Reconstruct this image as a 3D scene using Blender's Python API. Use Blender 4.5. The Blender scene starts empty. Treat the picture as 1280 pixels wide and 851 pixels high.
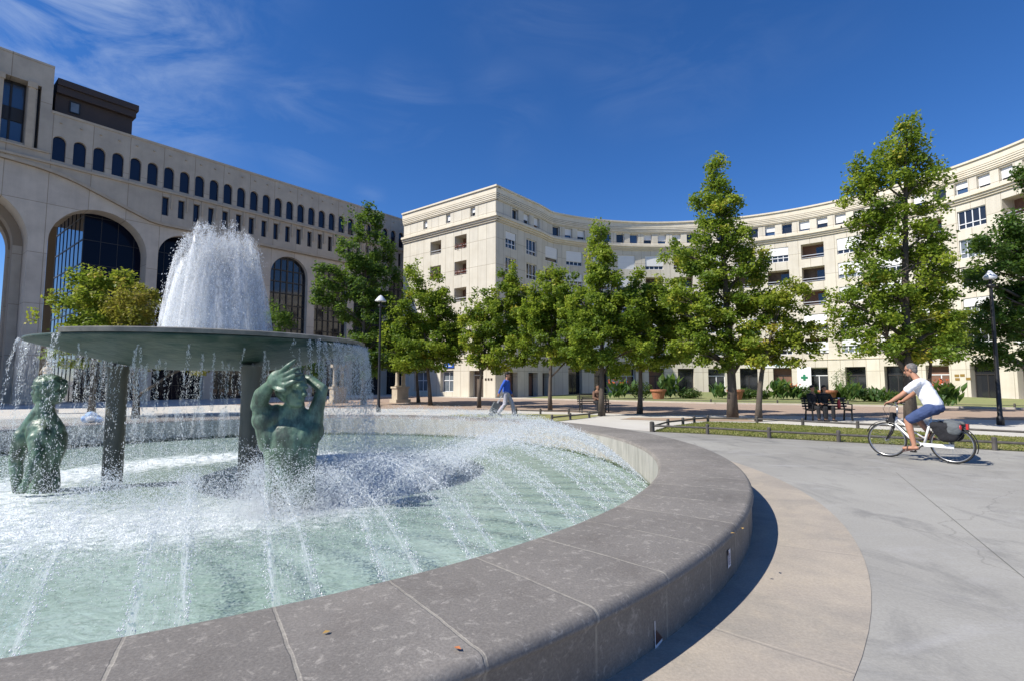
import bpy, bmesh, math, random
import numpy as np
from mathutils import Vector, Matrix, Euler, Quaternion
R = math.radians
S = bpy.context.scene
COL = S.collection

# ------------------------------------------------------------------ camera
EYE = 1.55; TILT = R(4.4227)
cd = bpy.data.cameras.new("camera"); cam = bpy.data.objects.new("camera", cd); COL.objects.link(cam)
cam.location = (0, 0, EYE); cam.rotation_euler = (R(90) + TILT, 0, 0)
cd.lens = 18; cd.sensor_width = 36; cd.clip_end = 3000; cd.clip_start = 0.05
S.camera = cam

# ------------------------------------------------------------------ world, sun, exposure
TO_SUN = Vector((-0.355, -0.145, 0.392)).normalized()
ELEV = math.asin(TO_SUN.z); AZ = math.atan2(TO_SUN.x, TO_SUN.y)
w = bpy.data.worlds.new("World"); S.world = w; w.use_nodes = True
def make_world():
    nt = w.node_tree; N = nt.nodes; L = nt.links; N.clear()
    out = N.new('ShaderNodeOutputWorld'); bg = N.new('ShaderNodeBackground'); bg.inputs[1].default_value = 0.09
    sky = N.new('ShaderNodeTexSky'); sky.sky_type = 'NISHITA'; sky.sun_disc = False
    sky.sun_elevation = ELEV; sky.sun_rotation = AZ; sky.air_density = 1.0; sky.dust_density = 0.1; sky.ozone_density = 2.6; sky.altitude = 900
    hs = N.new('ShaderNodeHueSaturation'); hs.inputs['Saturation'].default_value = 1.17; hs.inputs['Value'].default_value = 1.0
    tint = N.new('ShaderNodeVectorMath'); tint.operation = 'MULTIPLY'; tint.inputs[1].default_value = (.80, .88, 1.12); L.new(sky.outputs[0], tint.inputs[0]); L.new(tint.outputs[0], hs.inputs['Color'])
    tc = N.new('ShaderNodeTexCoord')
    # wispy cirrus: stretched noise inside a few broad regions of the sky
    mp = N.new('ShaderNodeMapping'); mp.inputs['Rotation'].default_value = (0.25, 0.5, 0.3); mp.inputs['Scale'].default_value = (2.2, 3.0, 7.5)
    L.new(tc.outputs['Generated'], mp.inputs[0])
    nz = N.new('ShaderNodeTexNoise'); nz.inputs['Scale'].default_value = 1.7; nz.inputs['Detail'].default_value = 9; nz.inputs['Roughness'].default_value = 0.62; nz.inputs['Distortion'].default_value = .7
    L.new(mp.outputs[0], nz.inputs['Vector'])
    rp = N.new('ShaderNodeMapRange'); rp.inputs[1].default_value = 0.40; rp.inputs[2].default_value = 0.82; L.new(nz.outputs['Fac'], rp.inputs[0])
    warp = N.new('ShaderNodeTexNoise'); warp.inputs['Scale'].default_value = 2.5; warp.inputs['Detail'].default_value = 3
    L.new(tc.outputs['Generated'], warp.inputs['Vector'])
    wsub = N.new('ShaderNodeVectorMath'); wsub.operation = 'SUBTRACT'; wsub.inputs[1].default_value = (.5, .5, .5); L.new(warp.outputs['Color'], wsub.inputs[0])
    wsc = N.new('ShaderNodeVectorMath'); wsc.operation = 'SCALE'; wsc.inputs['Scale'].default_value = 0.30; L.new(wsub.outputs[0], wsc.inputs[0])
    wad = N.new('ShaderNodeVectorMath'); wad.operation = 'ADD'; L.new(tc.outputs['Generated'], wad.inputs[0]); L.new(wsc.outputs[0], wad.inputs[1])
    acc = None
    for px, py, rad, amt in ((80, 30, .34, .95), (180, 60, .20, .5), (245, 120, .13, .45), (395, 140, .15, .38), (520, 150, .13, .22), (640, 160, .12, .10),
                             (860, 60, .20, .10), (790, 110, .14, .10), (690, 20, .2, .10), (930, 20, .2, .05), (480, 225, .05, .3)):
        v = raydir(px, py)
        ds = N.new('ShaderNodeVectorMath'); ds.operation = 'DISTANCE'; ds.inputs[1].default_value = v; L.new(wad.outputs[0], ds.inputs[0])
        mr = N.new('ShaderNodeMapRange'); mr.interpolation_type = 'SMOOTHSTEP'
        mr.inputs[1].default_value = rad; mr.inputs[2].default_value = 0; mr.inputs[3].default_value = 0; mr.inputs[4].default_value = amt
        L.new(ds.outputs['Value'], mr.inputs[0])
        if acc is None: acc = mr.outputs[0]
        else:
            mx = N.new('ShaderNodeMath'); mx.operation = 'MAXIMUM'; L.new(acc, mx.inputs[0]); L.new(mr.outputs[0], mx.inputs[1]); acc = mx.outputs[0]
    mul = N.new('ShaderNodeMath'); mul.operation = 'MULTIPLY'; L.new(acc, mul.inputs[0]); L.new(rp.outputs[0], mul.inputs[1])
    mix = N.new('ShaderNodeMix'); mix.data_type = 'RGBA'; L.new(mul.outputs[0], mix.inputs[0]); L.new(hs.outputs[0], mix.inputs[6]); mix.inputs[7].default_value = (4.6, 5.5, 7.0, 1)
    L.new(mix.outputs[2], bg.inputs[0]); L.new(bg.outputs[0], out.inputs[0])

FPX = 640.0
def raydir(px, py):
    a = (px - 640) / FPX; b = (425.5 - py) / FPX
    return Vector((a, math.cos(TILT) - b * math.sin(TILT), math.sin(TILT) + b * math.cos(TILT))).normalized()
def at(px, py, d):
    r = raydir(px, py); return Vector((0, 0, EYE)) + r * (d / r.y)
def atz(px, py, z=0.0):
    r = raydir(px, py); return Vector((0, 0, EYE)) + r * ((z - EYE) / r.z)
make_world()
sd = bpy.data.lights.new("sun", 'SUN'); sun = bpy.data.objects.new("sun", sd); COL.objects.link(sun)
sd.energy = 4.6; sd.angle = R(0.53); sd.color = (1.0, 0.95, 0.86)
sun.rotation_euler = (-TO_SUN).to_track_quat('-Z', 'Y').to_euler(); sun.location = (-40, -20, 60)
S.view_settings.view_transform = 'Standard'; S.view_settings.look = 'None'; S.view_settings.gamma = 1
S.view_settings.use_curve_mapping = False; S.view_settings.exposure = 0.5
S.render.engine = 'CYCLES'; S.cycles.max_bounces = 8; S.cycles.transparent_max_bounces = 16

# ------------------------------------------------------------------ materials
def M(name, col, rough=0.7, metal=0.0, col2=None, nscale=3.0, ndetail=6, namt=1.0, bump=0.0, bscale=20, spec=0.5, coord='Object', mapscale=None, extra=None):
    m = bpy.data.materials.new(name); m.use_nodes = True; nt = m.node_tree; N = nt.nodes; L = nt.links
    p = N['Principled BSDF']; p.inputs['Base Color'].default_value = (*col, 1); p.inputs['Roughness'].default_value = rough
    p.inputs['Metallic'].default_value = metal; p.inputs['Specular IOR Level'].default_value = spec
    tc = N.new('ShaderNodeTexCoord'); src = tc.outputs[coord] if coord != 'World' else None
    if src is None:
        g = N.new('ShaderNodeNewGeometry'); src = g.outputs['Position']
    if mapscale:
        mp = N.new('ShaderNodeMapping'); mp.inputs['Scale'].default_value = mapscale; L.new(src, mp.inputs[0]); src = mp.outputs[0]
    colout = None
    if col2:
        nz = N.new('ShaderNodeTexNoise'); nz.inputs['Scale'].default_value = nscale; nz.inputs['Detail'].default_value = ndetail; nz.inputs['Roughness'].default_value = 0.6
        L.new(src, nz.inputs['Vector'])
        mr = N.new('ShaderNodeMapRange'); mr.inputs[1].default_value = 0.35; mr.inputs[2].default_value = 0.68; mr.inputs[4].default_value = namt; L.new(nz.outputs['Fac'], mr.inputs[0])
        mx = N.new('ShaderNodeMix'); mx.data_type = 'RGBA'; mx.inputs[6].default_value = (*col, 1); mx.inputs[7].default_value = (*col2, 1)
        L.new(mr.outputs[0], mx.inputs[0]); colout = mx.outputs[2]; L.new(colout, p.inputs['Base Color'])
    if bump:
        nb = N.new('ShaderNodeTexNoise'); nb.inputs['Scale'].default_value = bscale; nb.inputs['Detail'].default_value = 5; L.new(src, nb.inputs['Vector'])
        bp = N.new('ShaderNodeBump'); bp.inputs['Strength'].default_value = bump; bp.inputs['Distance'].default_value = 0.02
        L.new(nb.outputs['Fac'], bp.inputs['Height']); L.new(bp.outputs[0], p.inputs['Normal'])
    if extra: extra(nt, p, src, colout)
    return m
def mixcol(nt, a, b, fac, mode='MIX'):
    mx = nt.nodes.new('ShaderNodeMix'); mx.data_type = 'RGBA'; mx.blend_type = mode
    for i, v in ((6, a), (7, b), (0, fac)):
        if isinstance(v, (tuple, float, int)): mx.inputs[i].default_value = (*v, 1) if isinstance(v, tuple) else v
        else: nt.links.new(v, mx.inputs[i])
    return mx.outputs[2]
def math_(nt, op, a, b=None, c=None):
    n = nt.nodes.new('ShaderNodeMath'); n.operation = op
    for i, v in enumerate((a, b, c)):
        if v is None: continue
        if isinstance(v, (int, float)): n.inputs[i].default_value = v
        else: nt.links.new(v, n.inputs[i])
    return n.outputs[0]
def noise(nt, src, scale, detail=5, rough=.6, dist=0, mapping=None):
    if mapping:
        mp = nt.nodes.new('ShaderNodeMapping'); mp.inputs['Scale'].default_value = mapping; nt.links.new(src, mp.inputs[0]); src = mp.outputs[0]
    n = nt.nodes.new('ShaderNodeTexNoise'); n.inputs['Scale'].default_value = scale; n.inputs['Detail'].default_value = detail
    n.inputs['Roughness'].default_value = rough; n.inputs['Distortion'].default_value = dist; nt.links.new(src, n.inputs['Vector']); return n.outputs['Fac']
def rng(nt, v, a, b, c=0.0, d=1.0):
    n = nt.nodes.new('ShaderNodeMapRange'); n.inputs[1].default_value = a; n.inputs[2].default_value = b; n.inputs[3].default_value = c; n.inputs[4].default_value = d
    nt.links.new(v, n.inputs[0]); return n.outputs[0]
def panels(bw, bh, dark, width=0.012, amt=.75):
    # precast facade panels: thin joints in the wall's own (distance, height) coordinates, panel-to-panel tint, rain streaks
    def f(nt, p, src, colout):
        N = nt.nodes; L = nt.links
        br = N.new('ShaderNodeTexBrick'); br.offset = 0; br.squash = 1
        br.inputs['Scale'].default_value = 1; br.inputs['Brick Width'].default_value = bw; br.inputs['Row Height'].default_value = bh
        br.inputs['Mortar Size'].default_value = width; br.inputs['Mortar Smooth'].default_value = .2
        br.inputs['Color1'].default_value = (1, 1, 1, 1); br.inputs['Color2'].default_value = (.90, .90, .91, 1); br.inputs['Mortar'].default_value = (*dark, 1)
        L.new(src, br.inputs['Vector'])
        st = rng(nt, noise(nt, src, 1.0, 5, .65, mapping=(3.5, .22, 1)), .42, .75, 0, .16)
        c = mixcol(nt, colout, br.outputs['Color'], amt, 'MULTIPLY')
        c = mixcol(nt, c, (.22, .20, .17), st)
        L.new(c, p.inputs['Base Color'])
        bp = N.new('ShaderNodeBump'); bp.inputs['Strength'].default_value = .5; bp.inputs['Distance'].default_value = .02; bp.invert = True
        L.new(br.outputs['Fac'], bp.inputs['Height']); L.new(bp.outputs[0], p.inputs['Normal'])
    return f
MT = {}
MT['cream'] = M('cream_precast', (.67, .625, .52), .85, col2=(.60, .55, .445), nscale=.7, coord='UV', extra=panels(1.08, 2.43, (.50, .46, .40), .02, .95))
MT['trim'] = M('cream_moulding', (.70, .635, .51), .85, col2=(.62, .55, .42), nscale=1.5, coord='World')
MT['trim_yellow'] = M('ochre_moulding', (.62, .555, .43), .85, col2=(.55, .48, .36), nscale=1.5, coord='World')
MT['beige'] = M('beige_concrete_facade', (.50, .43, .34), .85, col2=(.40, .345, .275), nscale=.9, coord='UV', extra=panels(1.93, 3.0, (.55, .5, .45), .018, .95))
MT['beige_bounce'] = M('beige_concrete_bounce_lit', (.62, .535, .43), .85, col2=(.50, .43, .345), nscale=.9, coord='UV', extra=panels(1.93, 3.0, (.55, .5, .45), .018, .95))  # facade beige lightened to stand for sunlight bounced up from the ground
MT['beige_trim'] = M('beige_concrete_moulding', (.47, .39, .29), .85, col2=(.38, .31, .23), nscale=1.5, coord='World')
MT['navy_glass'] = M('navy_glass', (.004, .006, .016), .12, spec=.12)
MT['mirror_glass'] = M('sky_reflecting_glass', (.01, .02, .05), .04, spec=1.0)
MT['navy_pane'] = M('navy_tinted_pane', (.008, .010, .026), .12, spec=.5)
MT['dark_glass'] = M('dark_window_glass', (.02, .022, .026), .06, spec=.8, coord='World', bump=.05, bscale=.8)
MT['grey_glass'] = M('curtained_glass', (.20, .23, .26), .15, spec=.7, col2=(.10, .12, .14), nscale=.8)
MT['bluewin'] = M('blue_reflecting_pane', (.05, .09, .17), .06, spec=1.0)
MT['dark_frame'] = M('dark_bronze_frame', (.03, .026, .024), .5)
MT['white_frame'] = M('white_window_frame', (.72, .73, .74), .5)
MT['shutter'] = M('white_roller_shutter', (.76, .76, .74), .6, col2=(.68, .68, .67), nscale=1.0, coord='World', mapscale=(.2, .2, 30))
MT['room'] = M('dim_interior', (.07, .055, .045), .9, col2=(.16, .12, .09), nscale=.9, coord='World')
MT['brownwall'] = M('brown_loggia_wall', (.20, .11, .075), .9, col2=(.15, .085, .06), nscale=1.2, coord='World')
MT['brown'] = M('brown_metal_cladding', (.050, .032, .024), .6, col2=(.036, .024, .02), nscale=.6, coord='World')
MT['rail'] = M('pale_metal_rail', (.55, .56, .57), .4, metal=.3)
MT['redflower'] = M('red_geranium_flowers', (.32, .05, .045), .8, col2=(.14, .10, .04), nscale=9)
MT['black_metal'] = M('black_painted_metal', (.010, .010, .011), .45)
MT['grey_rail'] = M('weathered_dark_rail', (.05, .045, .04), .7, col2=(.10, .09, .08), nscale=5)
MT['lampglass'] = M('pale_lamp_cone', (.62, .64, .66), .35)
MT['terracotta'] = M('terracotta', (.42, .17, .09), .8, col2=(.33, .13, .07), nscale=6)
MT['bark'] = M('grey_bark', (.115, .092, .072), .95, col2=(.06, .048, .038), nscale=6, bump=.9, bscale=14, coord='World', mapscale=(1, 1, .35))
MT['white_paint'] = M('white_bike_paint', (.78, .78, .76), .3)
MT['tyre'] = M('black_tyre', (.018, .018, .018), .8)
MT['chrome'] = M('brushed_steel', (.5, .5, .5), .3, metal=.9)
MT['skin'] = M('tanned_skin', (.46, .235, .145), .55, col2=(.40, .195, .12), nscale=5)
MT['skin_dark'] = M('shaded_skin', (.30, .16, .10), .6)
MT['tshirt'] = M('white_cotton', (.78, .78, .80), .9, bump=.35, bscale=9)
MT['shorts'] = M('blue_shorts_cotton', (.055, .085, .20), .9, bump=.35, bscale=12, col2=(.04, .065, .15), nscale=8)
MT['hair_grey'] = M('grey_hair', (.10, .09, .085), .8, col2=(.19, .18, .17), nscale=25)
MT['hair_dark'] = M('dark_hair', (.015, .011, .009), .7)
MT['blue_shirt'] = M('royal_blue_jersey', (.03, .10, .48), .9, bump=.4, bscale=9)
MT['greytrouser'] = M('pale_grey_trousers', (.42, .41, .46), .9, bump=.4, bscale=8)
MT['black_cloth'] = M('black_cloth', (.014, .014, .017), .9, bump=.4, bscale=10)
MT['grey_cloth'] = M('grey_pannier_cloth', (.11, .12, .125), .8, bump=.4, bscale=10)
MT['red_plastic'] = M('red_plastic', (.45, .03, .03), .4)
MT['sandal'] = M('brown_leather', (.07, .035, .03), .7)
MT['wood_bench'] = M('dark_bench_slat', (.030, .025, .022), .6)
MT['blue_sign'] = M('blue_sign_face', (.03, .10, .42), .4)
MT['white_sign'] = M('white_sign_face', (.78, .80, .80), .4)
MT['green_sign'] = M('green_sign_letter', (.02, .20, .10), .4)
MT['cyan_sign'] = M('cyan_sign_letter', (.05, .35, .42), .4)
MT['brass'] = M('brass_plate', (.42, .27, .08), .4, metal=.5)
MT['paper'] = M('sticker_paper', (.70, .70, .73), .5)
MT['sticker_ink'] = M('sticker_ink', (.30, .29, .36), .5)
MT['sticker_dark'] = M('sticker_dark_print', (.05, .02, .02), .5)
MT['bluebag'] = M('pale_blue_nylon', (.25, .42, .72), .7)
MT['limestone'] = M('pale_carved_stone', (.50, .43, .33), .85, col2=(.40, .34, .26), nscale=3, coord='World')
MT['slab'] = M('roof_slab', (.30, .28, .26), .9)

def concrete_floor():
    def f(nt, p, src, colout):
        big = rng(nt, noise(nt, src, .22, 6, .62, .6), .38, .66)
        c = mixcol(nt, (.35, .338, .305), (.25, .24, .218), big)
        mid = rng(nt, noise(nt, src, 1.1, 8, .7, 1.2, (1, .45, 1)), .50, .68, 0, .65)
        c = mixcol(nt, c, (.165, .162, .155), mid)
        li = rng(nt, noise(nt, src, .8, 6, .7, 2.0, (.5, 1.3, 1)), .52, .74, 0, .45)
        c = mixcol(nt, c, (.44, .43, .42), li)
        fine = rng(nt, noise(nt, src, 45, 3, .7), .3, .7, .88, 1.08)
        mul = nt.nodes.new('ShaderNodeVectorMath'); mul.operation = 'SCALE'; nt.links.new(c, mul.inputs[0]); nt.links.new(fine, mul.inputs['Scale'])
        # pale and dark small spots (gum, dust)
        vo = nt.nodes.new('ShaderNodeTexVoronoi'); vo.inputs['Scale'].default_value = 1.7; nt.links.new(src, vo.inputs['Vector'])
        sp = rng(nt, vo.outputs['Distance'], .012, .03, 1, 0)
        c = mixcol(nt, mul.outputs[0], (.10, .095, .09), math_(nt, 'MULTIPLY', sp, .6))
        # hairline cracks
        vc = nt.nodes.new('ShaderNodeTexVoronoi'); vc.feature = 'DISTANCE_TO_EDGE'; vc.inputs['Scale'].default_value = .23
        ad = nt.nodes.new('ShaderNodeVectorMath'); ad.operation = 'ADD'; nn = nt.nodes.new('ShaderNodeTexNoise'); nn.inputs['Scale'].default_value = 1.2; nn.inputs['Detail'].default_value = 6
        nt.links.new(src, nn.inputs['Vector']); nt.links.new(src, ad.inputs[0]); nt.links.new(nn.outputs['Color'], ad.inputs[1]); nt.links.new(ad.outputs[0], vc.inputs['Vector'])
        ck = rng(nt, vc.outputs['Distance'], .0, .0035, .35, 0)
        c = mixcol(nt, c, (.10, .095, .09), ck)
        nt.links.new(c, p.inputs['Base Color'])
        bp = nt.nodes.new('ShaderNodeBump'); bp.inputs['Strength'].default_value = .25; bp.inputs['Distance'].default_value = .01
        nt.links.new(noise(nt, src, 60, 4), bp.inputs['Height']); nt.links.new(bp.outputs[0], p.inputs['Normal'])
    return f
MT['ground'] = M('grey_plaza_concrete', (.3, .29, .28), .8, coord='World', extra=concrete_floor())
MT['pale_path'] = M('pale_sandy_concrete', (.55, .525, .475), .9, col2=(.49, .46, .41), nscale=.8, coord='World', bump=.2, bscale=40)
MT['redpath'] = M('reddish_gravel', (.37, .27, .205), .95, col2=(.31, .235, .185), nscale=.7, coord='World', bump=.4, bscale=50)
MT['earth'] = M('bare_tan_earth', (.38, .28, .20), .95, col2=(.30, .22, .16), nscale=2, coord='World', bump=.4, bscale=30)
MT['kerb'] = M('pale_kerb_stone', (.52, .47, .40), .9, col2=(.44, .40, .34), nscale=2, coord='World')
MT['lawn'] = M('mown_grass', (.20, .215, .065), .95, col2=(.32, .29, .12), nscale=1.3, coord='World', bump=.8, bscale=60)
MT['lawn_far'] = M('mown_grass_far', (.17, .21, .075), .95, col2=(.25, .24, .105), nscale=.5, coord='World', bump=.8, bscale=30)
def patchy(nt, src, c):
    a = rng(nt, noise(nt, src, .9, 8, .72, 1.0), .46, .66, 0, .65); c = mixcol(nt, c, (.245, .228, .20), a)
    b = rng(nt, noise(nt, src, 3.1, 7, .75, .6), .52, .70, 0, .55); c = mixcol(nt, c, (.43, .365, .28), b)
    f = rng(nt, noise(nt, src, 55, 3, .7), .3, .7, .86, 1.1); m = nt.nodes.new('ShaderNodeVectorMath'); m.operation = 'SCALE'; nt.links.new(c, m.inputs[0]); nt.links.new(f, m.inputs['Scale']); return m.outputs[0]
def ringstone(pitch_m, jcol, jw, phase=0.0, stain=True):
    def f(nt, p, src, colout):
        sx = nt.nodes.new('ShaderNodeSeparateXYZ'); tc = nt.nodes.new('ShaderNodeTexCoord'); nt.links.new(tc.outputs['UV'], sx.inputs[0])
        u = sx.outputs[0]; v = sx.outputs[1]
        wob = math_(nt, 'MULTIPLY', math_(nt, 'SUBTRACT', noise(nt, src, 9, 4), .5), .02)
        fr = math_(nt, 'FRACT', math_(nt, 'ADD', math_(nt, 'DIVIDE', math_(nt, 'ADD', u, wob), pitch_m), phase))
        d = math_(nt, 'MINIMUM', fr, math_(nt, 'SUBTRACT', 1.0, fr))
        j = rng(nt, d, jw / pitch_m * .5, jw / pitch_m * .9, 1, 0)
        c = colout
        if not stain: c = patchy(nt, src, c)
        if stain:
            s1 = rng(nt, noise(nt, src, 13, 9, .75, .5), .545, .62, 0, .7); c = mixcol(nt, c, (.38, .35, .31), s1)
            s2 = rng(nt, noise(nt, src, 2.2, 6, .7), .5, .75, 0, .45); c = mixcol(nt, c, (.115, .098, .085), s2)
            s3 = rng(nt, noise(nt, src, 70, 2, .6), .35, .7, .82, 1.12)
            m = nt.nodes.new('ShaderNodeVectorMath'); m.operation = 'SCALE'; nt.links.new(c, m.inputs[0]); nt.links.new(s3, m.inputs['Scale']); c = m.outputs[0]
            # block to block tint
            idx = math_(nt, 'FLOOR', math_(nt, 'ADD', math_(nt, 'DIVIDE', u, pitch_m), phase))
            wn = nt.nodes.new('ShaderNodeTexWhiteNoise'); wn.noise_dimensions = '1D'; nt.links.new(idx, wn.inputs['W'])
            m2 = nt.nodes.new('ShaderNodeVectorMath'); m2.operation = 'SCALE'; nt.links.new(c, m2.inputs[0]); nt.links.new(rng(nt, wn.outputs['Value'], 0, 1, .9, 1.08), m2.inputs['Scale']); c = m2.outputs[0]
        c = mixcol(nt, c, jcol, math_(nt, 'MULTIPLY', j, rng(nt, noise(nt, src, 3.5, 5, .7), .36, .58, .05, .6)))
        nt.links.new(c, p.inputs['Base Color'])
        h = math_(nt, 'SUBTRACT', math_(nt, 'MULTIPLY', noise(nt, src, 40, 6, .7), .6), math_(nt, 'MULTIPLY', j, .6))
        bp = nt.nodes.new('ShaderNodeBump'); bp.inputs['Strength'].default_value = .45; bp.inputs['Distance'].default_value = .012
        nt.links.new(h, bp.inputs['Height']); nt.links.new(bp.outputs[0], p.inputs['Normal'])
    return f
MT['coping'] = M('grey_fountain_stone', (.235, .215, .192), .62, col2=(.19, .175, .157), nscale=1.3, coord='World', extra=ringstone(R(4.675) * 8.63, (.40, .37, .31), .012, 0.314), spec=.35)
MT['band'] = M('cream_ring_paving', (.41, .355, .285), .85, col2=(.33, .29, .245), nscale=1.6, coord='World', extra=ringstone(2.1, (.33, .29, .24), .018, .2, False))
def algae(nt, p, src, colout):
    g = nt.nodes.new('ShaderNodeNewGeometry'); sx = nt.nodes.new('ShaderNodeSeparateXYZ'); nt.links.new(g.outputs['Position'], sx.inputs[0])
    zz = math_(nt, 'ADD', sx.outputs[2], math_(nt, 'MULTIPLY', math_(nt, 'SUBTRACT', noise(nt, g.outputs['Position'], 4, 5), .5), .16))
    c = mixcol(nt, colout, (.045, .075, .025), rng(nt, zz, -.16, -.10, .9, 0)); nt.links.new(c, p.inputs['Base Color'])
MT['basin_in'] = M('pale_inner_basin_wall', (.42, .40, .36), .7, col2=(.27, .265, .235), nscale=3, coord='World', mapscale=(3, 3, .5), extra=algae)
def bronze_extra(nt, p, src, colout):
    st = rng(nt, noise(nt, src, 3.5, 8, .75, mapping=(1.6, 1.6, .6)), .42, .60); c = mixcol(nt, colout, (.035, .042, .032), math_(nt, 'MULTIPLY', st, .85)); nt.links.new(c, p.inputs['Base Color'])
MT['verdigris'] = M('green_patinated_bronze', (.085, .165, .105), .42, col2=(.20, .28, .20), nscale=6, coord='World', extra=bronze_extra, bump=.3, bscale=25)
MT['bowl'] = M('wet_green_bronze_bowl', (.010, .042, .033), .45, spec=.25, col2=(.085, .105, .082), nscale=3.0, coord='World', bump=.6, bscale=9, mapscale=(1, 1, 2.5))
MT['bowl_rim'] = M('grey_bowl_rim', (.24, .225, .19), .5, col2=(.10, .10, .09), nscale=5, coord='World')
MT['column'] = M('wet_grey_green_column', (.075, .075, .06), .4, col2=(.13, .12, .09), nscale=3, coord='World', mapscale=(2, 2, .4), bump=.3, bscale=20)

def water_mat():
    m = bpy.data.materials.new('pool_water'); m.use_nodes = True; nt = m.node_tree; N = nt.nodes; L = nt.links
    p = N['Principled BSDF']; out = N['Material Output']
    g = N.new('ShaderNodeNewGeometry'); src = g.outputs['Position']
    c = mixcol(nt, (.34, .435, .395), (.25, .345, .29), rng(nt, noise(nt, src, .6, 4), .4, .66))
    rip = rng(nt, noise(nt, src, 3.2, 7, .78, 2.5, (1, 2.0, 1)), .45, .64, 0, .55); c = mixcol(nt, c, (.11, .165, .125), rip)
    # foam churned up where the jets land: a broad broken ring round the bowl
    dv = N.new('ShaderNodeVectorMath'); dv.operation = 'DISTANCE'; dv.inputs[1].default_value = (FC[0], FC[1], -.2); L.new(src, dv.inputs[0])
    rr = dv.outputs['Value']
    prof = math_(nt, 'MULTIPLY', rng(nt, rr, 1.2, 2.6), rng(nt, rr, 4.6, 3.3))
    fo = rng(nt, math_(nt, 'ADD', noise(nt, src, 5.5, 9, .72, .6), math_(nt, 'MULTIPLY', prof, .30)), .62, .82)
    c = mixcol(nt, c, (.82, .86, .87), math_(nt, 'MULTIPLY', fo, .9))
    L.new(c, p.inputs['Base Color']); p.inputs['Roughness'].default_value = .06; p.inputs['IOR'].default_value = 1.33; p.inputs['Specular IOR Level'].default_value = .6
    L.new(math_(nt, 'ADD', math_(nt, 'MULTIPLY', fo, .5), .07), p.inputs['Roughness'])
    h1 = noise(nt, src, 4.0, 3, .5, .8, (1, 1.5, 1)); h2 = noise(nt, src, 17, 3, .5, .6)
    b1 = N.new('ShaderNodeBump'); b1.inputs['Strength'].default_value = .55; b1.inputs['Distance'].default_value = .05; L.new(h1, b1.inputs['Height'])
    b2 = N.new('ShaderNodeBump'); b2.inputs['Strength'].default_value = .6; b2.inputs['Distance'].default_value = .012; L.new(h2, b2.inputs['Height']); L.new(b1.outputs[0], b2.inputs['Normal'])
    L.new(b2.outputs[0], p.inputs['Normal'])
    return m
def drop_mat(name, tr, col=(.93, .95, .97)):
    m = bpy.data.materials.new(name); m.use_nodes = True; nt = m.node_tree; N = nt.nodes; L = nt.links
    p = N['Principled BSDF']; p.inputs['Base Color'].default_value = (*col, 1); p.inputs['Roughness'].default_value = .12; p.inputs['Specular IOR Level'].default_value = .8
    tl = N.new('ShaderNodeBsdfTranslucent'); tl.inputs[0].default_value = (*col, 1)
    a = N.new('ShaderNodeMixShader'); a.inputs[0].default_value = .5; L.new(p.outputs[0], a.inputs[1]); L.new(tl.outputs[0], a.inputs[2])
    t = N.new('ShaderNodeBsdfTransparent'); b = N.new('ShaderNodeMixShader'); b.inputs[0].default_value = tr; L.new(a.outputs[0], b.inputs[1]); L.new(t.outputs[0], b.inputs[2])
    L.new(b.outputs[0], N['Material Output'].inputs['Surface']); return m
FC = (-5.27, 9.19)
MT['water'] = water_mat()
MT['drop'] = drop_mat('white_falling_water', .0)
MT['drop_soft'] = drop_mat('fine_water_spray', .45)
MT['veil'] = drop_mat('thin_water_film', .86)
def leafmat(name, c1, c2, c3):
    m = bpy.data.materials.new(name); m.use_nodes = True; nt = m.node_tree; N = nt.nodes; L = nt.links
    p = N['Principled BSDF']; p.inputs['Roughness'].default_value = .5; p.inputs['Specular IOR Level'].default_value = .3
    at_ = N.new('ShaderNodeAttribute'); at_.attribute_name = 'tint'
    c = mixcol(nt, c1, c2, rng(nt, at_.outputs['Fac'], 0, .6)); c = mixcol(nt, c, c3, rng(nt, at_.outputs['Fac'], .72, 1.0))
    L.new(c, p.inputs['Base Color'])
    tl = N.new('ShaderNodeBsdfTranslucent'); L.new(mixcol(nt, c, (.30, .42, .04), .35), tl.inputs[0])
    a = N.new('ShaderNodeMixShader'); a.inputs[0].default_value = .5; L.new(p.outputs[0], a.inputs[1]); L.new(tl.outputs[0], a.inputs[2])
    L.new(a.outputs[0], N['Material Output'].inputs['Surface']); return m
MT['leaf'] = leafmat('green_maple_leaves', (.095, .165, .018), (.31, .385, .040), (.52, .44, .06))
MT['leaf_yel'] = leafmat('yellowing_leaves', (.15, .22, .022), (.33, .36, .04), (.46, .33, .06))
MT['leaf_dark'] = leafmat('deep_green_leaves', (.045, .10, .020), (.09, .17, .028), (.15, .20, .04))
MT['leaf_gold'] = leafmat('golden_brown_leaves', (.20, .20, .03), (.34, .28, .05), (.38, .22, .06))
MT['shrub'] = leafmat('bedding_leaves', (.03, .07, .018), (.07, .13, .03), (.16, .19, .05))
MT['canna'] = leafmat('canna_leaves', (.035, .09, .03), (.08, .17, .05), (.14, .20, .06))
MT['flower'] = M('orange_canna_flower', (.55, .12, .04), .7)
MT['grassblade'] = leafmat('grass_blades', (.16, .20, .05), (.27, .28, .085), (.42, .36, .17))

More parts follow.
